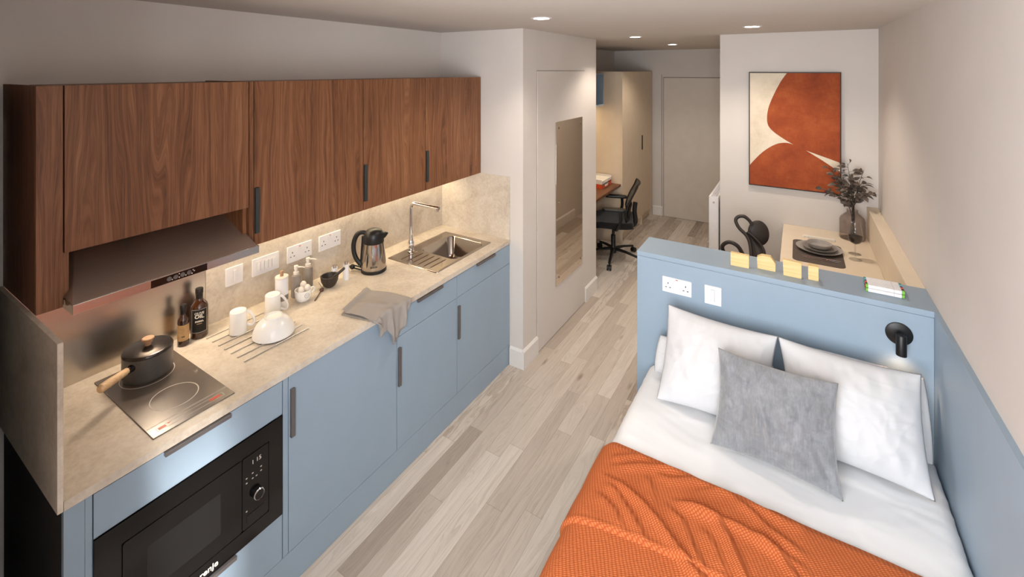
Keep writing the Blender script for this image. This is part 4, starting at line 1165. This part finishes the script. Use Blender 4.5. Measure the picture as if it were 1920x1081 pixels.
# markers
caps = ['green', 'black', 'orange', 'navy', 'cyan', 'teal']
for row in range(2):
    for k in range(6):
        y = 2.643 + k * 0.0165 + row * 0.004; z = ZH + 0.008 + row * 0.0155; x0 = 0.262 + row * 0.001
        lay = 'lower' if row == 0 else 'upper'
        where = ('front of the', 'second row of the', 'third row of the', 'fourth row of the', 'fifth row of the', 'back of the')[k]
        t = thing('marker_pen', (x0, y, z), 'white marker pen with %s ends, %s %s layer of the stack' % (caps[k], where, lay), 'marker', 'white marker pens stacked on the headboard shelf')
        obj('barrel', B().box(x0 + 0.008, x0 + 0.128, y - 0.0078, y + 0.0078, z - 0.0076, z + 0.0076), M['white'], t, bev=0.0022)
        obj('cap_band', B().box(x0 + 0.100, x0 + 0.1012, y - 0.0080, y + 0.0080, z - 0.0077, z + 0.0078), M['line'], t)
        obj('cap', B().box(x0 + 0.128, x0 + 0.138, y - 0.0072, y + 0.0072, z - 0.0070, z + 0.0070), M['cap_' + caps[k]], t, bev=0.002)
        obj('end_plug', B().box(x0, x0 + 0.008, y - 0.0072, y + 0.0072, z - 0.0070, z + 0.0070), M['cap_' + caps[k]], t, bev=0.002)

# ================================================================== DINING SIDE
ZTB = 0.925
t = thing('dining_table', (0.16, 3.5, 0), 'cream wall-fixed table behind the headboard', 'table')
obj('table_top', B().box(-0.100, 0.4305, YH2 + 0.001, YPIC - 0.0005, ZTB - 0.028, ZTB), M['cream'], t, bev=0.001)
obj('end_support', B().box(-0.08, -0.055, YH2 + 0.001, YH2 + 0.4, 0, ZTB - 0.0285), M['cream'], t)
tag(obj('ledge', B().box(0.431, 0.4995, YH2 + 0.001, YPIC - 0.0005, 0, ZH), M['cream'], org=(0.46, 3.5, 0), bev=0.001), 'cream boxed ledge along the right wall beside the table', 'ledge')
tag(obj('placemat', B().loft([rr(0.110, 3.712, 0.142, 0.218, 0.04, ZTB + 0.0003), rr(0.110, 3.712, 0.142, 0.218, 0.04, ZTB + 0.003)], True, True), M['placemat'], org=(0.11, 3.7, ZTB), bev=0.0006), 'dark brown placemat with rounded corners on the table', 'placemat')
pcx, pcy = 0.120, 3.762
z = ZTB + 0.0032
def dish(name, c, z, prof, mat, label, cat):
    tag(obj(name, B().lathe(prof, (c[0], c[1], z), 56, cap=False), mat, org=(c[0], c[1], z), smooth=True), label, cat)
dish('plate', (pcx, pcy), z, [(0, 0), (0.08, 0), (0.118, 0.010), (0.133, 0.019), (0.134, 0.021), (0.131, 0.021), (0.112, 0.012), (0.08, 0.006), (0, 0.006)], M['greyceramic'], 'large grey dinner plate at the bottom of the stack on the placemat', 'plate')
dish('plate', (pcx + 0.003, pcy), z + 0.0066, [(0, 0), (0.060, 0), (0.088, 0.012), (0.099, 0.021), (0.100, 0.023), (0.097, 0.023), (0.085, 0.014), (0.058, 0.007), (0, 0.007)], M['greyceramic2'], 'smaller darker grey plate between the bowl and the dinner plate', 'plate')
dish('bowl', (pcx + 0.003, pcy + 0.004), z + 0.0142, [(0, 0), (0.040, 0), (0.062, 0.014), (0.071, 0.034), (0.072, 0.037), (0.069, 0.037), (0.060, 0.016), (0.038, 0.006), (0, 0.006)], M['greyceramic'], 'light grey bowl on top of the plate stack', 'bowl')
nb_ = thing('napkin', (0.13, 4.02, ZTB), 'folded white napkin on the table behind the plates', 'napkin')
for k_, (hx, hy, hh) in enumerate(((0.100, 0.022, 0.006), (0.096, 0.019, 0.012))):
    obj('fold', B().loft([rr(0.127, 4.028, hx, hy, 0.008, ZTB + 0.0005 + 0.0062 * k_), rr(0.127, 4.028, hx, hy, 0.008, ZTB + 0.006 + 0.0062 * k_)], True, True), M['napkin'], nb_, bev=0.002)
for j, (yy, nm, lab) in enumerate(((3.600, 'fork', 'steel fork on the placemat, closer to the plates'), (3.578, 'knife', 'steel knife on the placemat, closer to the headboard'))):
    b = B()
    if nm == 'fork':
        b.tube([(0.02, yy, ZTB + 0.006), (0.09, yy, ZTB + 0.006), (0.15, yy - 0.002, ZTB + 0.009)], [0.004, 0.0028, 0.003], 8, flat=0.5)
        b.ball((0.178, yy - 0.003, ZTB + 0.0085), (0.030, 0.0095, 0.0028), 14, 8)
        for q in (-1, 0, 1): b.tube([(0.195, yy - 0.003 + q * 0.006, ZTB + 0.008), (0.232, yy - 0.003 + q * 0.0065, ZTB + 0.007)], 0.0013, 6)
    else:
        b.tube([(0.03, yy, ZTB + 0.006), (0.13, yy, ZTB + 0.006)], [0.005, 0.0038], 8, flat=0.5)
        b.tube([(0.13, yy, ZTB + 0.006), (0.19, yy, ZTB + 0.006), (0.225, yy + 0.004, ZTB + 0.006)], [0.007, 0.0075, 0.002], 8, flat=0.25)
    tag(obj(nm, b, M['chrome'], org=(0.1, yy, ZTB), smooth=True), lab, nm)
def wineglass(c, label, wine):
    t = thing('wine_glass', c, label, 'wine glass')
    obj('glass_bowl', B().lathe([(0, 0), (0.036, 0.0), (0.036, 0.0015), (0.012, 0.004), (0.004, 0.008), (0.0032, 0.09), (0.006, 0.096), (0.028, 0.110), (0.0415, 0.135), (0.040, 0.165), (0.032, 0.212), (0.031, 0.212), (0.0388, 0.165), (0.0402, 0.136), (0.027, 0.112), (0.004, 0.099), (0, 0.098)], c, 40, cap=False), M['clear'], t, smooth=True)
    if wine:
        tag(obj('wine', B().lathe([(0, 0.1000), (0.005, 0.1008), (0.0258, 0.1130), (0.0388, 0.1365), (0.0385, 0.152), (0, 0.152)], c, 40, cap=False), M['wine'], org=c, smooth=True), 'dark red wine filling the lower half of the front glass', 'wine', kind='stuff')
wineglass((0.316, 3.713, ZTB), 'wine glass half full of red wine beside the placemat', True)
wineglass((0.322, 3.822, ZTB), 'empty wine glass standing behind the one with wine', False)
# vase and branches
vc = (0.336, 4.165, ZTB)
t = thing('vase', vc, 'smoked glass bottle vase in the corner of the table', 'vase')
obj('glass_body', B().lathe([(0, 0.0), (0.074, 0), (0.078, 0.004), (0.079, 0.01), (0.079, 0.135), (0.072, 0.155), (0.050, 0.178), (0.036, 0.190), (0.034, 0.200), (0.036, 0.212), (0.033, 0.212), (0.031, 0.200), (0.033, 0.189), (0.048, 0.174), (0.069, 0.151), (0.0755, 0.133), (0.0755, 0.012), (0.07, 0.008), (0, 0.008)], vc, 48, cap=False), M['smoke'], t, smooth=True)
def branch(tips, label, seed):
    rnd = random.Random(seed)
    t = thing('leafy_branch', (vc[0], vc[1], ZTB + 0.01), label, 'branch', 'dark leafy branches in the vase')
    st = B(); lf = B()
    def leaf(p, d, L):
        d = d.normalized()
        s = d.cross(Vector((rnd.uniform(-1, 1), rnd.uniform(-1, 1), rnd.uniform(-0.3, 1)))).normalized()
        n = s.cross(d).normalized()
        rows = []
        for k in range(6):
            q = k / 5
            w = L * 0.27 * math.sin(PI * min(1, q * 0.93 + 0.05)) ** 0.75
            c_ = p + d * (L * q) - n * (L * 0.35 * q * q) - Vector((0, 0, L * 0.18 * q * q))
            rows.append([c_ - s * w + n * w * 0.35, c_, c_ + s * w + n * w * 0.35])
        lf.loft(rows, closed=False)
    for tip, leaves in tips:
        a = Vector((vc[0] + rnd.uniform(-0.02, 0.02), vc[1] + rnd.uniform(-0.02, 0.02), ZTB + 0.015))
        neck = Vector((vc[0] + rnd.uniform(-0.012, 0.012), vc[1] + rnd.uniform(-0.010, 0.010), ZTB + 0.205))
        T = Vector(tip)
        mid = neck.lerp(T, 0.5) + Vector((0, 0, 0.035))
        path = spline([a, neck, mid, T], 8)
        st.tube(path, [0.0028 - 0.0018 * i / len(path) for i in range(len(path))], 6)
        for k in range(leaves):
            q = 0.42 + 0.58 * (k + rnd.random() * 0.5) / leaves
            i = min(len(path) - 2, int(q * (len(path) - 1)))
            p = path[i]; d = (path[i + 1] - path[i]).normalized()
            ang = rnd.uniform(0, 2 * PI)
            r_ = Vector((math.cos(ang), math.sin(ang) * 0.7, rnd.uniform(-0.25, 0.5)))
            tw = p + (d * 0.3 + r_).normalized() * rnd.uniform(0.008, 0.035)
            if tw.y > YPIC - 0.05: tw.y = YPIC - 0.05; r_.y = -abs(r_.y)
            if tw.x > 0.44: r_.x = -0.1
            st.tube([p, tw], 0.0009, 5)
            leaf(tw, (d * 0.35 + r_), rnd.uniform(0.038, 0.056))
    obj('stems', st, M['stem'], t, smooth=True)
    obj('foliage', lf, M['leaf'], t, smooth=True, fix=False)
branch([((0.190, 4.10, 1.440), 19), ((0.165, 4.09, 1.270), 17), ((0.215, 4.12, 1.340), 15)], 'dark leafy branch reaching left in front of the picture', 11)
branch([((0.305, 4.14, 1.475), 19), ((0.335, 4.10, 1.330), 20), ((0.275, 4.13, 1.380), 15)], 'dark leafy branch standing highest in the middle of the vase', 12)
branch([((0.400, 4.12, 1.440), 17), ((0.445, 4.09, 1.295), 17), ((0.385, 4.10, 1.350), 17)], 'dark leafy branch reaching right towards the wall', 13)

# dining chair (counter height, moulded shell with looped arms)
t = thing('bar_chair', (-0.33, 3.60, 0), 'dark brown moulded armchair with looped arms beside the table', 'chair')
far = [(-0.292, 3.86, 1.000), (-0.310, 3.86, 1.030), (-0.345, 3.855, 1.056), (-0.382, 3.85, 1.050), (-0.400, 3.84, 1.020), (-0.375, 3.82, 0.975), (-0.325, 3.80, 0.935), (-0.300, 3.78, 0.890), (-0.288, 3.74, 0.820), (-0.285, 3.70, 0.74)]
fp = spline(far, 6)
obj('arm', B().tube(fp, 0.0125, 12), M['chairplastic'], t, smooth=True)
near = [(-0.255, 3.36, 0.86), (-0.300, 3.34, 0.945), (-0.335, 3.33, 1.005), (-0.385, 3.33, 1.022), (-0.425, 3.34, 0.990), (-0.425, 3.36, 0.945), (-0.385, 3.40, 0.88), (-0.34, 3.46, 0.80), (-0.31, 3.52, 0.74)]
obj('arm', B().tube(spline(near, 6), 0.0125, 12), M['chairplastic'], t, smooth=True)
sh = B()
edge0 = [(-0.330, 3.80, 0.945), (-0.305, 3.79, 0.900), (-0.295, 3.76, 0.85), (-0.288, 3.70, 0.76)]
edge1 = [(-0.318, 3.80, 0.962), (-0.262, 3.78, 0.930), (-0.205, 3.76, 0.865), (-0.190, 3.70, 0.76)]
A0, A1 = spline(edge0, 8), spline(edge1, 8)
sh.grid(len(A0) - 1, 8, lambda u, v: A0[round(u * (len(A0) - 1))].lerp(A1[round(u * (len(A0) - 1))], v) + Vector((0, 0.02 * math.sin(PI * v), 0)))
obj('shell', sh, M['chairplastic'], t, smooth=180, solid=0.012)
bk = B()
bk.lathe([(0, -0.014), (0.05, -0.013), (0.078, -0.008), (0.090, 0.0), (0.078, 0.010), (0, 0.014)], (0, 0, 0), 40, 'y')
bmesh.ops.transform(bk.bm, matrix=Matrix.Translation((-0.250, 3.87, 0.945)) @ Matrix.Rotation(math.radians(16), 4, 'Z') @ Matrix.Rotation(math.radians(-12), 4, 'X') @ Matrix.Scale(0.80, 4, (1, 0, 0)), verts=bk.bm.verts)
obj('backrest', bk, M['chairplastic'], t, smooth=50)
obj('seat', B().lathe([(0, 0), (0.17, 0.0), (0.20, 0.02), (0.20, 0.04), (0.16, 0.052), (0, 0.045)], (-0.35, 3.60, 0.70), 40), M['chairplastic'], t, smooth=True)
obj('cushion', B().ball((-0.330, 3.60, 0.765), (0.11, 0.16, 0.028), 28, 10), M['seatfab'], t, smooth=True)
for sx, sy_ in ((-1, -1), (1, -1), (1, 1), (-1, 1)):
    obj('leg', B().tube([(-0.35 + sx * 0.11, 3.60 + sy_ * 0.11, 0.71), (-0.35 + sx * 0.19, 3.60 + sy_ * 0.19, 0.012), (-0.35 + sx * 0.19, 3.60 + sy_ * 0.19, 0.0)], [0.014, 0.010, 0.010], 10), M['chairplastic'], t, smooth=True)

# ================================================================== PICTURE
t = thing('picture', (-0.034, YPIC, 1.21), 'large framed abstract in orange and cream on the back wall', 'picture')
PX0, PX1, PZ0, PZ1 = -0.345, 0.276, 1.212, 2.137
fy = YPIC - 0.032
cv = obj('canvas', B().box(PX0 + 0.007, PX1 - 0.007, fy + 0.004, YPIC - 0.004, PZ0 + 0.007, PZ1 - 0.007), M['orange_art'], t)
fr = B()
fr.box(PX0, PX0 + 0.006, fy, YPIC, PZ0, PZ1); fr.box(PX1 - 0.006, PX1, fy, YPIC, PZ0, PZ1)
fr.box(PX0 + 0.006, PX1 - 0.006, fy, YPIC, PZ0, PZ0 + 0.006); fr.box(PX0 + 0.006, PX1 - 0.006, fy, YPIC, PZ1 - 0.006, PZ1)
obj('frame', fr, M['frame'], t)
def art(pts):
    out = []
    for (x, y) in pts:
        px, py = 1380 + x / 4.004, 110 + y / 4.004
        ya = 0.5559
        a = (px - 960) / 863.57; bb = (132.2 - py) / 863.57
        dx = -math.sin(ya) + a * math.cos(ya); dy = math.cos(ya) + a * math.sin(ya)
        tt = fy / dy
        out.append((min(PX1 - 0.0075, max(PX0 + 0.0075, tt * dx)), min(PZ1 - 0.0075, max(PZ0 + 0.0075, CZ + tt * bb))))
    return out
sm = lambda pts: [(p.x, p.y) for p in spline([(q[0], q[1], 0) for q in pts], 6)]
s1 = sm([(382, 107), (340, 165), (302, 232), (265, 310), (243, 370), (233, 430), (235, 478), (250, 515), (290, 555), (340, 590), (390, 622), (428, 643)])
s2 = sm([(428, 643), (396, 634), (360, 631), (315, 637), (270, 655), (220, 685), (175, 722), (135, 762), (100, 800)])
obj('cream_shape', B().prism(art([(95, 95)] + [(382, 95)] + s1 + s2[1:]), 'y', fy + 0.0034, fy + 0.0042), M['cream_art'], cv)
s3 = sm([(528, 690), (600, 716), (700, 752), (790, 785)]); s4 = sm([(790, 858), (720, 812), (650, 765), (580, 722), (528, 690)])
obj('cream_shape', B().prism(art(s3 + s4[:-1]), 'y', fy + 0.0034, fy + 0.0042), M['cream_art'], cv)

# ================================================================== MIRROR
t = thing('wall_mirror', (XP + 0.006, 3.65, 0.385), 'tall frameless mirror screwed to the cupboard door', 'mirror')
mx0 = XP + 0.007
mg = obj('mirror_glass', B().box(mx0, mx0 + 0.006, 3.376, 3.916, 0.388, 1.730), M['mirror'], t, bev=0.001)
for yy in (3.43, 3.875):
    for zz in (0.45, 1.06, 1.675):
        obj('screw', B().lathe([(0, 0), (0.009, 0), (0.008, 0.004), (0, 0.005)], (mx0 + 0.006, yy, zz), 20, 'x'), M['screw'], t, smooth=True)

# ================================================================== RADIATOR
t = thing('radiator', (XC - 0.05, 4.8, 0.12), 'white panel radiator on the corridor wall beside the entrance', 'radiator')
rx0, rx1, ry0, ry1, rz0, rz1 = -0.668, -0.590, 4.365, 5.265, 0.15, 1.045
obj('front_panel', B().box(rx0, rx0 + 0.012, ry0 + 0.01, ry1 - 0.01, rz0, rz1 - 0.006), M['white'], t, bev=0.002)
obj('rear_panel', B().box(rx1 - 0.012, rx1, ry0 + 0.01, ry1 - 0.01, rz0, rz1 - 0.006), M['white'], t, bev=0.002)
for yy in (ry0, ry1 - 0.008):
    sdp = obj('side_cover', B().box(rx0, rx1, yy, yy + 0.008, rz0, rz1), M['white'], t, bev=0.001)
    if yy == ry0: obj('plug', B().lathe([(0, -0.004), (0.008, -0.004), (0.009, 0), (0, 0)], ((rx0 + rx1) / 2, yy, rz1 - 0.05), 20, 'y'), M['line'], sdp, smooth=True)
gr = B()
gr.box(rx0, rx0 + 0.014, ry0 + 0.008, ry1 - 0.008, rz1 - 0.006, rz1); gr.box(rx1 - 0.014, rx1, ry0 + 0.008, ry1 - 0.008, rz1 - 0.006, rz1)
gr.box(-0.632, -0.626, ry0 + 0.008, ry1 - 0.008, rz1 - 0.006, rz1)
k_ = ry0 + 0.012
while k_ < ry1 - 0.02:
    gr.box(rx0 + 0.014, rx1 - 0.014, k_, k_ + 0.008, rz1 - 0.006, rz1); k_ += 0.024
obj('top_grille', gr, M['white'], t)
obj('bracket', B().box(rx1, XC - 0.001, 4.6, 4.63, 0.3, 0.9), M['white'], t)
obj('bracket', B().box(rx1, XC - 0.001, 5.0, 5.03, 0.3, 0.9), M['white'], t)
obj('valve_pipe', B().tube([(-0.63, 4.30 + 0.06, 0.17), (-0.63, 4.34, 0.16), (-0.63, 4.34, 0.0)], 0.008, 10), M['chrome'], t, smooth=True)

# ================================================================== DESK ALCOVE
tag(obj('desk', B().box(XL, -1.870, YP2 + 0.0005, 5.570, 0.712, 0.740), M['walnut_desk'], org=(-2.15, 4.9, 0.712), bev=0.001), 'walnut desk top built into the alcove', 'desk')
t = thing('wall_shelf_box', (-2.27, 4.95, 1.71), 'open blue wall box above the desk', 'shelf')
b = B(); x0, x1 = XL, -2.092
b.box(x0, x1, YP2 + 0.02, 5.569, 1.710, 1.728); b.box(x0, x1, YP2 + 0.02, 5.569, 2.098, 2.116)
b.box(x0, x1, YP2 + 0.02, YP2 + 0.038, 1.728, 2.098); b.box(x0, x1, 5.551, 5.569, 1.728, 2.098); b.box(x0, x0 + 0.008, YP2 + 0.038, 5.551, 1.728, 2.098)
obj('carcass', b, M['blue'], t)
obj('led_bar', B().box(-2.40, -2.38, 4.4, 5.5, 1.704, 1.7095), M['led_on'], t)
light('desk_light', 'AREA', (-2.39, 4.95, 1.70), 5, (1.0, 0.78, 0.50), (0, 0, 0), shape='RECTANGLE', size=0.02, size_y=1.1)
def tray(x, y, z, mat, paper, label):
    t = thing('letter_tray', (x, y, z), label, 'letter tray')
    w, d, h = 0.125, 0.165, 0.052
    b = B()
    b.box(x - w, x + w, y - d, y + d, z, z + 0.003); b.box(x - w, x - w + 0.003, y - d, y + d, z + 0.003, z + h); b.box(x - w + 0.003, x + w, y + d - 0.003, y + d, z + 0.003, z + h)
    b.box(x - w + 0.003, x + w, y - d, y - d + 0.003, z + 0.003, z + h)
    b.box(x + w - 0.003, x + w, y - d + 0.003, y - 0.06, z + 0.003, z + h * 0.6); b.box(x + w - 0.003, x + w, y + 0.06, y + d - 0.003, z + 0.003, z + h * 0.6)
    obj('tray_body', b, mat, t)
    obj('paper_stack', B().box(x - w + 0.008, x + w - 0.008, y - d + 0.01, y + d - 0.01, z + 0.0032, z + paper), M['napkin'], t)
tray(-2.11, 5.385, 0.7403, M['red_tray'], 0.02, 'orange-red letter tray on the desk, below the white one')
tray(-2.11, 5.385, 0.7928, M['offwhite'], 0.03, 'white letter tray stacked on the orange-red one')

# wardrobe
XWD = -1.850
t = thing('wardrobe', (-2.15, 6.26, 0), 'tall cream built-in wardrobe beside the entrance door', 'wardrobe')
b = B(); XL2 = XL + 0.003
b.box(XL2, XWD - 0.0182, 5.5715, 5.5895, 0, 2.137); b.box(XL2, XWD - 0.0182, 6.927, 6.945, 0, 2.137); b.box(XL2, XWD - 0.0182, 5.5895, 6.927, 2.119, 2.137); b.box(XL2, XWD - 0.0182, 5.5895, 6.927, 0.13, 0.148)
obj('carcass', b, M['wardrobe'], t)
obj('plinth', B().box(XWD - 0.07, XWD - 0.055, 5.59, 6.927, 0, 0.13), M['wardrobe'], t)
for k_, (p, q) in enumerate(((5.5715, 6.028), (6.030, 6.486), (6.488, 6.945))):
    dd = obj('door', B().box(XWD - 0.018, XWD, p, q, 0.13, 2.137), M['wardrobe'], t, bev=0.001)
    if k_ == 1: obj('handle', B().box(XWD, XWD + 0.012, 6.40, 6.418, 1.05, 1.25), M['black'], dd, bev=0.001)
obj('foot', B().box(XWD - 0.055, XWD - 0.003, 6.43, 6.447, 0, 0.13), M['wardrobe'], t)
obj('foot', B().box(XWD - 0.055, XWD - 0.003, 6.928, 6.945, 0, 0.13), M['wardrobe'], t)
obj('foot', B().box(XWD - 0.055, XWD - 0.003, 5.572, 5.589, 0, 0.13), M['wardrobe'], t)

# ================================================================== OFFICE CHAIR (built facing local +x, then turned)
def officechair(loc, rz):
    t = thing('office_chair', (0, 0, 0), 'black mesh swivel chair at the desk', 'office chair')
    obj('hub', B().lathe([(0, 0.07), (0.035, 0.07), (0.035, 0.12), (0.026, 0.14), (0.026, 0.27), (0.016, 0.275), (0.016, 0.38), (0, 0.38)], (0, 0, 0), 24), M['black'], t, smooth=True)
    for k in range(5):
        a = math.radians(13 + 72 * k)
        d = Vector((math.cos(a), math.sin(a), 0))
        lg = obj('base_leg', B().tube([d * 0.03 + Vector((0, 0, 0.115)), d * 0.16 + Vector((0, 0, 0.105)), d * 0.325 + Vector((0, 0, 0.075))], [0.022, 0.018, 0.014], 10, flat=0.8), M['black'], t, smooth=True)
        s = Vector((-d.y, d.x, 0))
        w = B()
        for q in (-1, 1):
            c0 = d * 0.340 + s * (q * 0.014) + Vector((0, 0, 0.028))
            w.tube([c0 - s * 0.009, c0 + s * 0.009], 0.028, 20)
        w.tube([d * 0.325 + Vector((0, 0, 0.03)), d * 0.325 + Vector((0, 0, 0.08))], 0.008, 8)
        obj('caster', w, M['black'], lg, smooth=True)
    obj('mechanism', B().loft([rr(0.0, 0, 0.13, 0.08, 0.03, 0.365), rr(0.0, 0, 0.15, 0.11, 0.04, 0.40)], True, True), M['black'], t, bev=0.006)
    st = B()
    st.grid(20, 20, lambda u, v: Vector((-0.22 + 0.46 * u, (v - 0.5) * (0.49 - 0.06 * (2 * u - 1) ** 4), 0.440 + 0.015 * (2 * v - 1) ** 2 - 0.05 * max(0, u - 0.75) ** 1.0 * 2 - 0.01 * math.sin(PI * u))))
    obj('seat', st, M['seatfab'], t, smooth=180, solid=0.065)
    fb = []
    def backp(u, v):   # u across, v up
        y = (u - 0.5) * (0.44 - 0.08 * (v - 0.5) ** 2 * 4 * (v > 0.5) - 0.10 * (v < 0.15) * (0.15 - v) * 6)
        x = -0.185 - 0.02 * math.sin(PI * min(1, v * 1.2)) * -1.0 - 0.150 * max(0, v - 0.25) ** 1.1 + 0.035 * (2 * u - 1) ** 2
        z = 0.46 + 0.425 * v
        return Vector((x, y, z))
    bm_ = B(); bm_.grid(16, 20, backp)
    obj('back_mesh', bm_, M['mesh'], t, smooth=180, fix=False)
    ring = [backp(u / 10, 0) for u in range(11)] + [backp(1, v / 12) for v in range(1, 13)] + [backp(1 - u / 10, 1) for u in range(1, 11)] + [backp(0, 1 - v / 12) for v in range(1, 13)]
    obj('back_frame', B().tube(ring, 0.009, 8), M['black'], t, smooth=True)
    obj('lumbar_pad', B().grid(10, 8, lambda u, v: backp(0.12 + 0.76 * u, 0.16 + 0.26 * v) + Vector((-0.018, 0, 0))) and None or (lambda q: (q.grid(10, 8, lambda u, v: backp(0.12 + 0.76 * u, 0.16 + 0.26 * v) + Vector((-0.018, 0, 0))), q)[1])(B()), M['black'], t, smooth=180, solid=0.014)
    obj('spine', B().tube(spline([(-0.10, 0, 0.385), (-0.20, 0, 0.39), (-0.245, 0, 0.44), (-0.235, 0, 0.56), (-0.245, 0, 0.66)], 6), 0.018, 10, flat=1.4), M['black'], t, smooth=True)
    for s in (-1, 1):
        ar = obj('armrest_post', B().tube(spline([(-0.02, s * 0.20, 0.40), (-0.05, s * 0.275, 0.42), (-0.09, s * 0.29, 0.52), (-0.09, s * 0.285, 0.63)], 6), [0.020] * 19, 10, flat=0.6), M['black'], t, smooth=True)
        obj('arm_pad', B().loft([rr(-0.02, s * 0.28, 0.125, 0.042, 0.035, 0.625), rr(-0.02, s * 0.28, 0.13, 0.046, 0.038, 0.637), rr(-0.02, s * 0.28, 0.125, 0.042, 0.035, 0.650)], True, True), M['black'], ar, smooth=50)
    t.location = loc; t.rotation_euler = (0, 0, rz)
officechair((-1.800, 5.10, 0), math.radians(-163))

# ================================================================== DOWNLIGHTS
def downlight(x, y, label):
    t = thing('ceiling_downlight', (x, y, CEIL), label, 'downlight', 'recessed ceiling downlights')
    obj('trim_ring', B().lathe([(0.046, -0.0005), (0.046, -0.004), (0.060, -0.003), (0.062, 0.0)], (x, y, CEIL), 40, cap=False), M['white'], t, smooth=True)
    obj('lens', B().lathe([(0, -0.0015), (0.047, -0.0015), (0.047, -0.0005), (0, -0.0005)], (x, y, CEIL), 40), M['lamp_on'], t)
    light('downlight_beam', 'SPOT', (x, y, CEIL - 0.012), SPOT, WARM, (0, 0, 0), spot_size=math.radians(128), spot_blend=0.6, shadow_soft_size=0.045)
downlight(-1.272, 2.372, 'round recessed downlight nearest the kitchen cabinets')
downlight(-0.271, 3.587, 'round recessed downlight in front of the picture')
downlight(-1.254, 4.135, 'round recessed downlight at the start of the corridor')
downlight(-1.242, 5.541, 'round recessed downlight nearest the entrance door')
